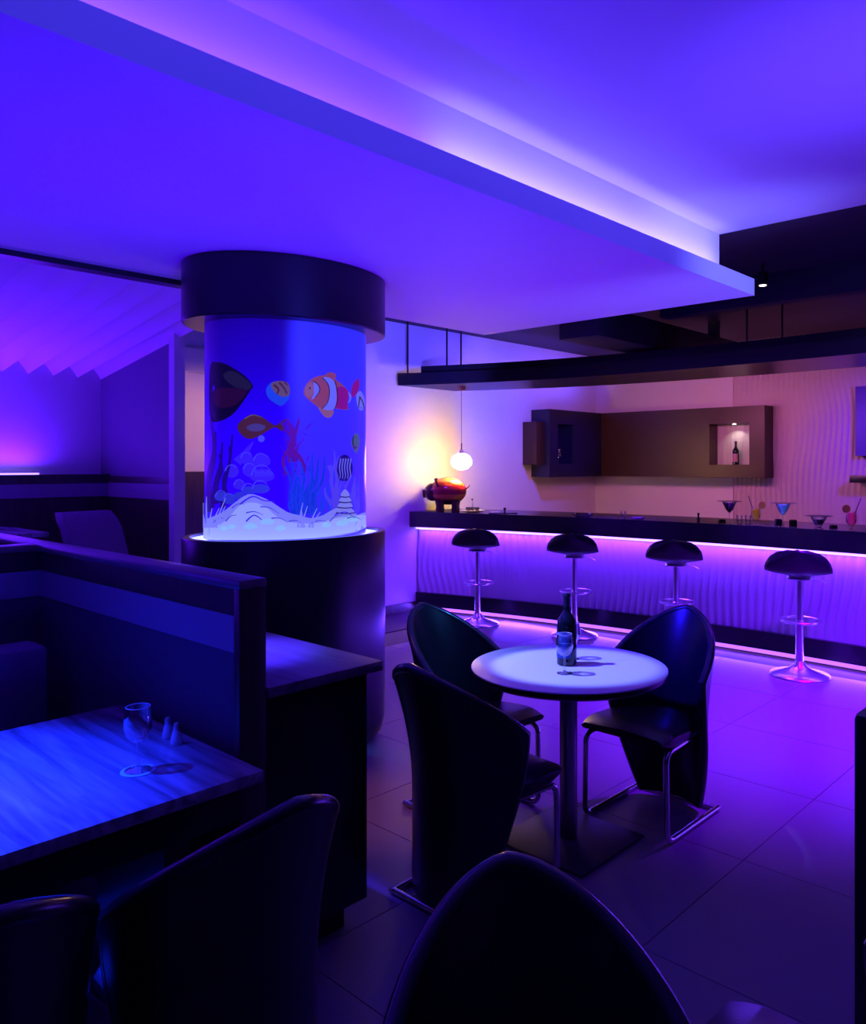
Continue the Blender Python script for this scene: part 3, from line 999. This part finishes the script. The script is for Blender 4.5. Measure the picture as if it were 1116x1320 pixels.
# dark beam and the small spotlight in front of it
beam = thing('ceiling_duct', 'dark boxed duct under the black ceiling beyond the soffit', 'duct', (0, 0, 0))
MB().box(5.6, 8.4, 3.75, 4.15, 2.70, 2.95, 0.004).build('casing', BLACKCEIL, beam)
MB().box(5.7, 5.78, 3.9, 4.0, 2.95, ZC - 0.001).build('hanger', BLACKCEIL, beam)
MB().box(8.1, 8.18, 3.9, 4.0, 2.95, ZC - 0.001).build('hanger', BLACKCEIL, beam)
spot('ceiling_spotlight_beam', (6.02, 2.52, 2.985), (6.85, 2.45, 1.25), 60, (1.0, 0.75, 0.72), 30, 0.9, 0.02)
sp = thing('ceiling_spotlight', 'small black cylinder spotlight with lit lens under the dark ceiling', 'spotlight', (6.02, 2.52, 0))
MB().lathe([(0.035, 3.00), (0.040, 3.005), (0.040, 3.09), (0.035, 3.10)], seg=18).build('housing', DARKSAT, sp)
MB().lathe([(0.010, 3.10), (0.010, 3.1695)], seg=10).build('stem', DARKSAT, sp)
MB().lathe([(0.026, 2.997), (0.026, 2.9995)], seg=16).build('lens', BULB, sp)

# ------------------------------------------------------------------ wrapped wall cabinet with niches
wcab = thing('wall_display_cabinet', 'dark brown display cabinet wrapping the bar corner with two lit niches', 'cabinet', (0, 0, 0))
Z0, Z1 = 1.46, 2.335
YF, XF = 6.23, 9.39


def framed(mb, axis, f, back, lo, hi, z0, z1, nlo, nhi, nz0, nz1):
    """box from plane f back to plane back, with an open niche cut in its front"""
    def bx(a0, a1, b0, b1, d0, d1):
        if axis == 'x':
            mb.box(a0, a1, d0, d1, b0, b1)
        else:
            mb.box(d0, d1, a0, a1, b0, b1)
    bx(lo, nlo, z0, z1, f, back)
    bx(nhi, hi, z0, z1, f, back)
    bx(nlo, nhi, z0, nz0, f, back)
    bx(nlo, nhi, nz1, z1, f, back)
    bx(nlo, nhi, nz0, nz1, back - 0.03, back)


BLUELAC = mat('blue_black_lacquer', (0.010, 0.008, 0.045), 0.4, noise=(4, 0.12))
m = MB()
framed(m, 'x', YF, 6.528, 8.20, XF, Z0, Z1, 8.38, 8.75, 1.63, 2.15)
m.build('left_wing', BLUELAC, wcab, smooth=0)
m = MB()
framed(m, 'y', XF, 9.655, 3.91, YF, Z0, Z1, 4.10, 4.62, 1.62, 2.13)
m.box(XF, 9.699, YF, 6.52, Z0, Z1)
m.build('right_wing', BROWNLAC, wcab, smooth=0)
MB().box(8.02, 8.198, 6.30, 6.528, 1.62, 2.17, 0.003).build('end_box', BROWNLAC, wcab)
MB().box(XF + .01, 9.62, 4.101, 4.106, 1.621, 2.129).build('niche_lining', mat('niche_wood', (0.45, 0.42, 0.40), 0.5, noise=(30, 0.2)), wcab)
MB().box(9.618, 9.6245, 4.107, 4.619, 1.621, 2.129).build('niche_back', wood('niche_back_wood', (0.42, 0.38, 0.36), (0.62, 0.58, 0.56), 0.5, (10, 10, 0.8)), wcab)
MB().lathe([(0.022, 2.12), (0.022, 2.129)], c=(9.50, 4.34), seg=14).build('downlight', BULB, wcab)
MB().lathe([(0.022, 2.14), (0.022, 2.149)], c=(8.46, 6.36), seg=14).build('downlight', BULB, wcab)
spot('niche_light', (9.50, 4.34, 2.115), (9.55, 4.32, 1.62), 3.0, (1.0, 0.85, 0.75), 120, 0.6, 0.02)
spot('niche_light_left', (8.46, 6.36, 2.13), (8.44, 6.38, 1.63), 5.0, (0.7, 0.75, 1.0), 70, 0.6, 0.01)

# shelf box at the right frame edge
sh = thing('wall_shelf', 'violet-lit wall shelf with pale panel at the right picture edge', 'shelf', (0, 0, 0))
MB().box(9.35, 9.62, 1.9, 2.93, 1.42, 1.50, 0.003).build('board', DARKSAT, sh)
MB().box(9.52, 9.62, 1.9, 2.92, 1.72, 2.50, 0.003).build('panel', mat('shelf_panel_paint', (0.12, 0.05, 0.45), 0.5), sh)
spot('shelf_blue', (9.0, 2.5, 2.5), (9.6, 2.6, 2.0), 7, (0.12, 0.01, 1.0), 70, 0.8, 0.03)


# ------------------------------------------------------------------ bottles and glasses
def make_bottle(name, label, loc, h=0.31, r=0.043, glass_m=BOTTLEGLASS, label_m=None, group=None, rz=0.0):
    t = thing(name, label, 'bottle', loc, rz, group)
    s = h / 0.31
    MB().lathe([(r * .85, 0), (r, .006 * s), (r, .175 * s), (r * .93, .195 * s), (r * .62, .215 * s), (.016 * s, .232 * s), (.0145 * s, .245 * s), (.0145 * s, .292 * s), (.017 * s, .295 * s), (.017 * s, .305 * s), (.0145 * s, h)], seg=24).build('body', glass_m, t)
    MB().lathe([(.0152 * s, .25 * s), (.0155 * s, .292 * s), (.0178 * s, .2945 * s), (.0178 * s, .3055 * s), (.015 * s, .3105 * s)], seg=20, cap0=False).build('foil', mat('foil_cap', (0.05, 0.045, 0.07), 0.3, metal=0.6), t)
    if label_m:
        mb = MB()
        rg = []
        for z in (.035 * s, .145 * s):
            rg.append([((r + .0006) * math.cos(a), (r + .0006) * math.sin(a), z) for a in [PI + 0.75 - 2.3 + 2.6 * j / 14 for j in range(15)]])
        mb.rings(rg, False, False, closed=False)
        lb = mb.build('paper_label', label_m, t)
        mb = MB()
        for za, zb in ((.128, .134), (.098, .102), (.050, .053)):
            rg = []
            for z in (za * s, zb * s):
                rg.append([((r + .0011) * math.cos(a), (r + .0011) * math.sin(a), z) for a in [PI + 0.75 - 2.2 + 2.4 * j / 14 for j in range(15)]])
            mb.rings(rg, False, False, closed=False)
        for a0, z0, z1 in ((2.65, .106, .124), (2.9, .106, .124), (3.12, .108, .122)):
            rg = [[((r + .0011) * math.cos(a), (r + .0011) * math.sin(a), z * s) for a in (a0 - .07, a0, a0 + .07)] for z in (z0, z1)]
            mb.rings(rg, False, False, closed=False)
        mb.build('label_print', mat('label_ink', (0.25, 0.30, 0.60), 0.5), lb)['kind'] = 'stuff'
    return t


def make_wine_glass(name, label, loc, h=0.17, r=0.036, group=None):
    t = thing(name, label, 'glass', loc, 0, group)
    s = h / 0.17
    MB().lathe([(.034 * s, 0), (.034 * s, .002), (.012 * s, .006 * s), (.005 * s, .012 * s)], seg=28).build('foot', GLASS, t)
    MB().lathe([(.0045 * s, .010 * s), (.0036 * s, .03 * s), (.0036 * s, .066 * s), (.006 * s, .074 * s)], seg=14).build('stem', GLASS, t)
    MB().lathe([(.004 * s, .072 * s), (r * .5, .079 * s), (r * .82, .092 * s), (r, .115 * s), (r * .99, .14 * s), (r * .86, h), (r * .83, h), (r * .96, .14 * s), (r * .965, .115 * s), (r * .78, .094 * s), (r * .4, .082 * s)], seg=28, cap1=True).build('bowl', GLASS, t)
    MB().tube([(r * .845 * math.cos(2 * PI * k / 28), r * .845 * math.sin(2 * PI * k / 28), h) for k in range(28)], .0009, 6, closed=True).build('rim', mat('glass_rim', (0.8, 0.8, 0.85), 0.1, spec=1.0), t)
    return t


# ------------------------------------------------------------------ round table
tb = thing('round_table', 'round white-topped pedestal table carrying a wine bottle', 'table', (2.82, 2.04, 0))
MB().lathe([(0.415, 0.7435), (0.421, 0.7445), (0.421, 0.7492), (0.4205, 0.75)], seg=72).build('tabletop', TABLETOP, tb, smooth=25)
MB().lathe([(0.395, 0.712), (0.412, 0.724), (0.414, 0.743)], seg=60).build('underside', DARKSAT, tb)
MB().lathe([(0.10, 0.690), (0.12, 0.6995)], seg=24).build('collar', BRUSHED, tb)
MB().lathe([(0.038, 0.013), (0.038, 0.69)], seg=28, cap0=False, cap1=False).build('pedestal', BRUSHED, tb)
MB().box(-0.235, 0.235, -0.235, 0.235, 0.0005, 0.012, 0.003).build('base_plate', mat('base_steel', (0.06, 0.052, 0.065), 0.5, spec=0.3), tb)
make_bottle('wine_bottle', 'dark wine bottle with blue label standing on the round table', (2.835, 2.06, 0.7502), label_m=mat('blue_label', (0.02, 0.06, 0.30), 0.5, noise=(60, 0.3)))
make_wine_glass('wine_glass', 'empty wine glass in front of the bottle on the round table', (2.707, 1.978, 0.7502), 0.165)
make_wine_glass('wine_glass', 'wine glass half hidden behind the bottle on the round table', (2.93, 2.10, 0.7502), 0.165)

# booth table things
make_wine_glass('wine_glass', 'large empty wine glass on a round coaster on the blue booth table', (1.043, 2.27, 0.7432), 0.183, 0.039)
tag(MB().lathe([(0.047, 0), (0.048, .0005), (0.048, .0025), (0.047, .003)], seg=32).build('coaster', mat('coaster_paper', (0.35, 0.85, 0.9), 0.6), loc=(1.043, 2.27, 0.7401)), 'pale round coaster under the wine glass on the booth table', 'coaster')


def make_shaker(label, loc):
    t = thing('shaker', label, 'shaker', loc)
    MB().lathe([(.017, 0), (.0185, .004), (.017, .02), (.013, .036), (.0105, .044)], seg=18).build('body', mat('shaker_porcelain', (0.75, 0.75, 0.8), 0.25), t)
    MB().lathe([(.0105, .044), (.011, .047), (.010, .062), (.006, .067)], seg=18, cap0=False).build('cap', mat('shaker_cap', (0.6, 0.6, 0.65), 0.3, metal=0.7), t)
    return t


make_shaker('small shaker nearer the partition end post', (1.225, 2.40, 0.7402))
make_shaker('small shaker farther along the partition, left of its twin', (1.235, 2.475, 0.7402))
make_wine_glass('wine_glass', 'distant wine glass on the far booth table', (2.03, 6.95, 1.1202), 0.15, 0.036)


# ------------------------------------------------------------------ leather chairs
def make_chair():
    t = thing('leather_chair', 'chair', 'chair')
    RS, TH = 0.265, 0.034

    def shell(u, w, off):
        htop = 0.65 + 0.26 * (1 - abs(u) ** 1.45)
        h = 0.03 + w * (htop - 0.03)
        pe = R(37 + 53 * min(1.0, max(0.0, (h - 0.03) / 0.62)) ** 0.95)
        ph = u * pe
        r = RS + off
        lean = 0.13 * max(0.0, (h - 0.40) / 0.51) ** 1.8
        return (-r * math.cos(ph) - lean, r * math.sin(ph), h)

    nu, nw = 36, 22
    mb = MB()
    out = [[shell(-1 + 2 * i / nu, j / nw, 0) for j in range(nw + 1)] for i in range(nu + 1)]
    inn = [[shell(-1 + 2 * i / nu, j / nw, -TH) for j in range(nw + 1)] for i in range(nu + 1)]
    m = nw + 1
    vs = [p for r in out for p in r] + [p for r in inn for p in r]
    off = (nu + 1) * m
    fs = []
    for i in range(nu):
        for j in range(nw):
            q = (i * m + j, (i + 1) * m + j, (i + 1) * m + j + 1, i * m + j + 1)
            fs.append(q)
            fs.append(tuple(off + k for k in reversed(q)))
        fs.append((i * m + nw, (i + 1) * m + nw, off + (i + 1) * m + nw, off + i * m + nw))
        fs.append((i * m, off + i * m, off + (i + 1) * m, (i + 1) * m))
    for j in range(nw):
        fs.append((j, j + 1, off + j + 1, off + j))
        fs.append((nu * m + j, off + nu * m + j, off + nu * m + j + 1, nu * m + j + 1))
    mb.add(vs, fs)
    mb.build('backrest', LEATHER, t, smooth=60)
    edge = [shell(-1, j / nw, -TH / 2) for j in range(nw + 1)] + [shell(-1 + 2 * i / nu, 1, -TH / 2) for i in range(1, nu)] + [shell(1, j / nw, -TH / 2) for j in range(nw, -1, -1)]
    MB().tube(edge, 0.0185, 10).build('edge_piping', PIPING, t)
    # seat: cushioned slab, rounded front, narrower at the rear
    sb = MB()
    rg = []
    for k in range(13):
        s = k / 12
        x = -0.19 + 0.43 * s
        hw = 0.115 + 0.105 * min(1, s * 2.2)
        if s > 0.9:
            hw -= 0.012 * (s - 0.9) * 10
        zt = 0.475 - (0.022 * max(0, s - 0.8) / 0.2) ** 1 - 0.02 * (1 - s)
        zb = 0.405 + 0.02 * max(0, s - 0.85) / 0.15
        rg.append([(x, -hw, zb + .012), (x, -hw + .012, zb), (x, hw - .012, zb), (x, hw, zb + .012), (x, hw, zt - .018), (x, hw - .02, zt - .003), (x, 0, zt + .006), (x, -hw + .02, zt - .003), (x, -hw, zt - .018)])
    sb.rings(rg).build('seat', LEATHER, t, smooth=50)
    for s in (-1, 1):
        MB().tube([(-0.11, s * .185, 0.392), (0.205, s * .205, 0.392), (0.205, s * .21, 0.014), (-0.275, s * .21, 0.014)], 0.0125, 12, bend=0.05).build('frame', CHROME, t)
    MB().tube([(-0.262, -0.212, 0.014), (-0.262, 0.212, 0.014)], 0.012, 10).build('rear_bar', CHROME, t)
    return t


chair0 = make_chair()


def place_chair(x, y, deg, label, group=None, first=[True]):
    c = chair0 if first[0] else copy_tree(chair0)
    first[0] = False
    c.location = (x, y, 0)
    c.rotation_euler = (0, 0, R(deg))
    tag(c, label, 'chair', group)
    return c


place_chair(2.28, 2.06, 0, 'black leather barrel-back chair left of the round table, its back to us', 'chairs around the round table')
place_chair(3.25, 1.90, 180, 'black leather chair on the bar side of the round table, facing us', 'chairs around the round table')
place_chair(2.785, 2.545, -90, 'black leather chair behind the round table, nearest the column', 'chairs around the round table')
place_chair(0.86, 0.625, -128, 'large black leather chair in the near foreground, arched back cut by the bottom edge')
place_chair(0.98, 1.78, 90, 'black leather chair at the near side of the blue booth table', 'chairs at the booth table')
place_chair(0.42, 1.78, 90, 'black leather chair at the bottom left corner of the photo', 'chairs at the booth table')
place_chair(1.47, 0.53, 90, 'black leather chair seen only by its seat corner at the bottom right')

# dark partition end at the right picture edge
pp = thing('side_partition', 'black partition end at the right picture edge', 'partition', (0, 0, 0))
MB().box(2.0, 2.5, 0.55, 0.62, 0, 1.03, 0.015).build('panel', DARKSAT, pp)
MB().box(1.98, 2.52, 0.53, 0.64, 0, 0.04, 0.006).build('foot', DARKSAT, pp)


# ------------------------------------------------------------------ bar stools
def make_stool():
    t = thing('bar_stool', 'stool', 'stool')
    prof = [(0.215, .80, .15), (.18, .792, .185), (.10, .78, .215), (0.0, .772, .23), (-.10, .775, .235), (-.165, .79, .24), (-.20, .825, .24), (-.218, .87, .228), (-.228, .915, .20), (-.235, .955, .15), (-.238, .982, .07)]
    nt_ = 14
    mb = MB()
    gr = []
    for k, (x, z, hw) in enumerate(prof):
        back = max(0, (k - 4) / 6)
        row = []
        for j in range(nt_ + 1):
            u = -1 + 2 * j / nt_
            row.append((x + 0.10 * back * u * u * (hw / .23), u * hw, z + 0.03 * u * u * (1 - back)))
        gr.append(row)
    n = nt_ + 1
    vs = [p for r in gr for p in r]
    mb.add(vs, [(k * n + j, (k + 1) * n + j, (k + 1) * n + j + 1, k * n + j + 1) for k in range(len(prof) - 1) for j in range(nt_)])
    o = mb.build('seat_shell', LEATHER, t, smooth=80)
    bm = bmesh.new()
    bm.from_mesh(o.data)
    geom = bmesh.ops.solidify(bm, geom=bm.faces[:], thickness=0.03)
    bm.to_mesh(o.data)
    bm.free()
    o.data.shade_smooth()
    MB().lathe([(0.09, .738), (0.10, .745), (0.09, .765)], seg=20).build('seat_plate', STOOLCHROME, t)
    MB().lathe([(0.030, .03), (0.030, .42), (0.024, .425), (0.024, .74)], seg=20).build('post', STOOLCHROME, t)
    MB().lathe([(0.218, 0), (0.222, .006), (0.216, .014), (0.15, .030), (0.09, .050), (0.05, .075), (0.034, .105), (0.0305, .11)], seg=40).build('base', STOOLCHROME, t)
    pts = []
    for k in range(25):
        a = 2 * PI * k / 24
        pts.append((0.10 + 0.155 * math.cos(a), 0.15 * math.sin(a), 0.405))
    MB().tube(pts[:-1], 0.009, 8, closed=True).build('foot_ring', STOOLCHROME, t)
    MB().tube([(0.05, -0.03, .745), (0.12, -0.14, .725), (0.14, -0.18, .70)], 0.006, 8).build('lift_lever', STOOLCHROME, t)
    return t


st0 = make_stool()
for i, (x, y, lab) in enumerate(((6.02, 5.49, 'bar stool farthest along the bar, nearest the red pig'), (6.22, 4.43, 'second bar stool from the pig, behind the wine bottle'),
                                 (6.32, 3.42, 'third bar stool from the pig, behind the chair on the bar side'), (6.21, 2.31, 'nearest bar stool, its round chrome base in full view'))):
    s = st0 if i == 0 else copy_tree(st0)
    s.location = (x, y, 0)
    s.rotation_euler = (0, 0, R(34 - 6 * i))
    tag(s, lab, 'stool', 'bar stools along the counter')

# ------------------------------------------------------------------ pendant lamp
pl = thing('pendant_lamp', 'glowing beaded globe pendant lamp over the far end of the bar', 'lamp', (6.34, 6.02, 0))
ZG = 1.655
MB().tube([(0, 0, 2.43), (0, 0, ZG + .17)], 0.003, 6).build('cord', DARKSAT, pl)
MB().lathe([(0.007, ZG + .13), (0.007, ZG + .20)], seg=10).build('stem', DARKSAT, pl)
MB().lathe([(0.024, ZG + .088), (0.024, ZG + .112), (0.016, ZG + .13)], seg=16).build('socket', BRUSHED, pl)
MB().sphere((0, 0, ZG), 0.10, 0.10, 0.076, 20, 12).build('globe', mat('globe_glow', (1, .9, .8), 0.4, emit=(1.0, 0.56, 0.16), strength=190), pl)
bd = MB()
nb = 120
for k in range(nb):
    z = 1 - 2 * (k + .5) / nb
    a = k * 2.399963
    rr = math.sqrt(1 - z * z)
    bd.sphere((0.112 * rr * math.cos(a), 0.112 * rr * math.sin(a), ZG + 0.088 * z), 0.0125, seg=8, rows=5)
o = bd.build('beads', mat('bead_glass', (0.95, 0.9, 0.85), 0.1, emit=(1.0, 0.80, 0.60), strength=0.55), pl)
o['kind'] = 'stuff'
point('pendant_bulb', (6.34, 6.02, ZG - 0.16), 12, (1.0, 0.40, 0.12), 0.06)

# ------------------------------------------------------------------ pig figurine
pg = thing('pig_figurine', 'large glossy red striped pig figurine at the far end of the bar', 'figurine', (6.27, 6.16, 1.1052), math.atan2(.7418, -.6706))
PIGM = banded('pig_bands', [(0.0, (0.10, 0.02, 0.02)), (0.16, (0.45, 0.10, 0.03)), (0.36, (0.22, 0.015, 0.03)), (0.55, (0.42, 0.02, 0.03)), (0.70, (0.55, 0.08, 0.02)), (0.86, (0.62, 0.20, 0.05))], 0.18, 2, 0.09, 0.37)
PIGD = mat('pig_dark', (0.06, 0.012, 0.02), 0.25)
MB().sphere((0, 0, 0.225), 0.205, 0.165, 0.15, 32, 20).build('body', PIGM, pg)
MB().sphere((0.165, 0, 0.215), 0.095, 0.105, 0.10, 24, 14).build('head', PIGD, pg)
MB().tube([(0.23, 0, 0.20), (0.275, 0, 0.195)], [0.05, 0.045], 16).build('snout', PIGD, pg)
for s in (-1, 1):
    e = MB()
    rg = []
    for q, (dx, sc) in enumerate(((-.008, .55), (-.012, .95), (0.0, 1.0), (.012, .85), (.006, .45))):
        rg.append([(0.115 + dx + 0.02 * math.sin(2 * PI * j / 18), s * (0.105 + 0.05 * sc * math.cos(2 * PI * j / 18)), 0.315 + 0.055 * sc * math.sin(2 * PI * j / 18)) for j in range(18)])
    e.rings(rg).build('ear', PIGD, pg)
    for x in (-0.085, 0.085):
        MB().lathe([(0.042, 0), (0.045, 0.02), (0.040, 0.06), (0.055, 0.13)], c=(x, s * 0.075), seg=16).build('leg', PIGD, pg)
    MB().sphere((0.235, s * 0.055, 0.245), 0.009, seg=8, rows=6).build('eye', mat('pig_eye', (0.7, 0.7, 0.7), 0.2), pg)
MB().tube([(-0.20, 0, 0.25), (-0.225, 0.02, 0.27), (-0.235, 0, 0.29), (-0.225, -0.015, 0.275)], 0.007, 8).build('tail', PIGD, pg)


# ------------------------------------------------------------------ things on the bar
ZB = 1.1052


def bar_pt(px, back):
    """place on the counter: the point seen at photo column px, back metres behind the counter's front edge"""
    k = (px - PPX) / FPX
    dx, dy = RX * k + FX, RY * k + FY
    t = 5.0
    for _ in range(30):
        y = dy * t
        t = (bar_x(y) - 0.14 + back) / dx
    return (dx * t, dy * t, ZB)


def liquid(name, c, glow=0.0):
    return mat('liquid_' + name, c, 0.12, emit=c, strength=glow)


def cocktail_wide(label, loc, col, r_rim=0.105, h=0.20):
    """broad-rimmed stemmed cocktail glass with a cone of drink and a stirrer across it"""
    t = thing('cocktail_glass', label, 'cocktail', loc)
    MB().lathe([(.042, 0), (.042, .003), (.012, .008), (.006, .02)], seg=24).build('foot', GLASS, t)
    MB().lathe([(.006, .018), (.0045, .05), (.007, h * .48)], seg=12).build('stem', GLASS, t)
    MB().lathe([(.006, h * .46), (.03, h * .60), (.058, h * .90), (.062, h * .955), (.060, h * .955), (.055, h * .90), (.027, h * .61)], seg=28).build('bowl', GLASS, t)
    MB().lathe([(.004, h * .49), (.027, h * .615), (.053, h * .895), (.053, h * .90)], seg=28).build('drink', col, t)
    MB().lathe([(r_rim - .03, h * .962), (r_rim, h * .968), (r_rim, h * .984), (r_rim - .03, h * .978)], seg=32, cap0=False, cap1=False).build('rim', mat('dark_rim', (0.10, 0.07, 0.09), 0.3), t)
    return t


def hurricane(label, loc, col, fruit, straw_dx, h=0.15):
    """footed tumbler with drink, fruit slice and straw"""
    t = thing('cocktail_glass', label, 'cocktail', loc, math.atan2(RY, RX))
    MB().lathe([(.030, 0), (.030, .004), (.012, .012), (.010, .03), (.024, .045)], seg=22).build('foot', GLASS, t)
    MB().lathe([(.022, .042), (.036, .06), (.040, .10), (.036, h), (.034, h), (.037, .10), (.033, .062)], seg=24).build('bowl', GLASS, t)
    MB().lathe([(.012, .046), (.032, .062), (.0365, .10), (.035, h - .012)], seg=24).build('drink', col, t)
    MB().tube([(0, 0, .06), (straw_dx, 0, h + .10)], .0035, 8).build('straw', mat('straw_dark', (0.10, 0.05, 0.12), 0.4), t)
    rg = [[(fruit[0] + .032 * math.cos(2 * PI * j / 20), y, h + .018 + .032 * math.sin(2 * PI * j / 20)) for j in range(20)] for y in (-.004, .004)]
    MB().rings(rg).build('fruit_slice', mat('fruit_' + fruit[1], fruit[2], 0.45, noise=(60, 0.2)), t)
    return t


cocktail_wide('wide-rimmed cocktail glass with dark red drink on the bar', bar_pt(940, .12), liquid('red', (0.14, 0.012, 0.015)))
hurricane('orange cocktail with orange slice and dark straw on the bar', bar_pt(974, .12), liquid('orange', (0.85, 0.32, 0.03), 0.15), (.052, 'orange', (0.75, 0.34, 0.10)), -.065)
cocktail_wide('wide-rimmed cocktail glass with bright blue drink on the bar', bar_pt(1009, .12), liquid('blue', (0.05, 0.16, 0.95), 0.35))
hurricane('magenta cocktail with straw near the right end of the bar', bar_pt(1097, .10), liquid('pink', (0.75, 0.02, 0.35), 0.25), (-.04, 'peach', (0.70, 0.30, 0.12)), .075)
lb = thing('dessert_glass', 'low tilted glass bowl with wide rim between blue and magenta cocktails', 'glass', bar_pt(1055, .10))
MB().lathe([(.035, 0), (.036, .004), (.020, .012), (.030, .03), (.055, .075), (.062, .095), (.060, .095), (.052, .075), (.026, .034)], seg=28).build('bowl', GLASS, lb)
MB().lathe([(.020, .030), (.048, .070), (.050, .074)], seg=24).build('contents', liquid('green', (0.16, 0.22, 0.12)), lb)
MB().lathe([(.075, .096), (.105, .100), (.105, .104), (.075, .101)], seg=32, cap0=False, cap1=False).build('rim', mat('dark_rim', (0.10, 0.07, 0.09), 0.3), lb)
# small dark holders
for px, bk, w_, h_, lab in ((1003, .20, .026, .05, 'small dark holder box left of the blue cocktail stem'), (1022, .20, .026, .05, 'small dark holder box right of the blue cocktail stem'),
                            (1074, .22, .026, .022, 'low dark block between dessert glass and magenta cocktail'), (930, .24, .03, .02, 'low dark block behind the red cocktail')):
    x, y, z = bar_pt(px, bk)
    t = thing('holder_box', lab, 'box', (x, y, z), math.atan2(RY, RX))
    MB().box(-w_, w_, -w_ * .8, w_ * .8, 0, h_, .003).build('body', DARKSAT, t)
    MB().box(-w_ * .8, w_ * .8, -w_ * .6, w_ * .6, h_, h_ + .004).build('lid', BROWNLAC, t)
# small tumblers on the bar
for px, bk, lab in ((953, .26, 'small clear tumbler just behind the orange cocktail, left one'), (964, .28, 'small clear tumbler touching the orange cocktail on its left'), (803, .16, 'lone clear tumbler on the bar above the second stool')):
    t = thing('tumbler', lab, 'glass', bar_pt(px, bk))
    MB().lathe([(.022, 0), (.023, .003), (.027, .07), (.0255, .07), (.0215, .006)], seg=20).build('glass_wall', GLASS, t)
    MB().lathe([(.0205, .0065), (.0225, .03)], seg=20).build('water', glass('water_%d' % px, (0.9, 0.93, 1.0)), t)
x, y, z = bar_pt(822, .2)
t = thing('napkin_stack', 'low pile of pale napkins beside the lone tumbler on the bar', 'napkins', (x, y, z), 0.4)
for k in range(3):
    MB().box(-.06, .06, -.05, .05, .004 * k, .004 * k + .0035, .001).build('napkin', mat('napkin', (0.30, 0.26, 0.30), 0.8), t)
# dish, tray, plate near the pig
t = thing('glass_dish', 'shallow glass dish on the bar between the first and second stools', 'dish', bar_pt(751, .16))
MB().lathe([(.06, 0), (.09, .008), (.11, .03), (.108, .03), (.085, .011), (.05, .006)], seg=30).build('dish', GLASS, t)
MB().lathe([(.05, .007), (.07, .012)], seg=24).build('contents', mat('dish_fill', (0.35, 0.33, 0.4), 0.3), t)
x, y, z = bar_pt(648, .16)
t = thing('cutlery_tray', 'flat dark tray with small knob on the bar right of the plate', 'tray', (x, y, z), math.atan2(RY, RX))
MB().box(-.15, .15, -.08, .08, 0, .010, .003).build('tray', BARTOP, t)
MB().box(-.13, -.03, -.02, .02, .010, .018, .002).build('napkin', mat('napkin_white', (0.75, 0.73, 0.75), 0.7), t)
MB().lathe([(.012, .010), (.009, .03), (.018, .05), (.010, .062)], c=(.02, 0), seg=14).build('knob', DARKSAT, t)
x, y, z = bar_pt(609, .16)
pt = thing('white_plate', 'white oval plate beside the pig figurine on the bar', 'plate', (x, y, z), math.atan2(RY, RX))
MB().lathe([(.06, 0), (.09, .006), (.135, .022), (.132, .025), (.088, .011), (.05, .008)], seg=32, ex=1.0, ey=.7).build('plate', mat('porcelain', (0.85, 0.84, 0.82), 0.25), pt)
for k, (dx, dy, lab) in enumerate(((-.05, 0, 'left'), (0.0, .02, 'middle'), (.05, -.005, 'right'))):
    p = Vector((x, y, z + .012)) + Vector((RX * dx + FX * dy, RY * dx + FY * dy, 0))
    c = thing('espresso_cup', 'small dark cup on the white plate, the %s of three' % lab, 'cup', p, 0.5 * k, 'cups on the white plate')
    MB().lathe([(.016, 0), (.022, .01), (.025, .042), (.023, .042), (.020, .012)], seg=18).build('cup', DARKSAT, c)
    MB().tube([(.024, 0, .034), (.036, 0, .03), (.034, 0, .016), (.022, 0, .012)], .0028, 6, bend=.008).build('handle', DARKSAT, c)
p = Vector((x, y, z + .012)) + Vector((FX * -.04, FY * -.04, 0))
t = thing('bud_vase', 'slim clear bud vase with sprig on the white plate', 'vase', p)
MB().lathe([(.014, 0), (.016, .02), (.007, .06), (.009, .085)], seg=14).build('vase', GLASS, t)
MB().tube([(0, 0, .03), (.004, .002, .10), (-.004, 0, .125)], .002, 6).build('sprig', mat('sprig', (0.1, 0.08, 0.05), 0.6), t)
MB().sphere((-.004, 0, .13), .010, seg=8, rows=6).build('bloom', mat('sprig', (0.1, 0.08, 0.05), 0.6), t)
t = thing('pepper_mill', 'small dark peg-shaped mill on the bar before the niche bottle', 'mill', bar_pt(900, .3))
MB().lathe([(.016, 0), (.018, .02), (.008, .035), (.010, .05)], seg=14).build('body', DARKSAT, t)
MB().sphere((0, 0, .06), .012, seg=12, rows=8).build('knob', DARKSAT, t)

# niche things
make_bottle('wine_bottle', 'dark wine bottle with pale label in the lit right niche', (9.52, 4.33, 1.6205), 0.29, 0.04, label_m=mat('pink_label', (0.55, 0.30, 0.32), 0.5))
make_wine_glass('stem_glass', 'clear stem glass at the left in the dark left niche', (8.44, 6.34, 1.6305), 0.19, 0.034)
make_wine_glass('stem_glass', 'clear stem glass right of its twin in the left niche', (8.53, 6.33, 1.6305), 0.19, 0.034)
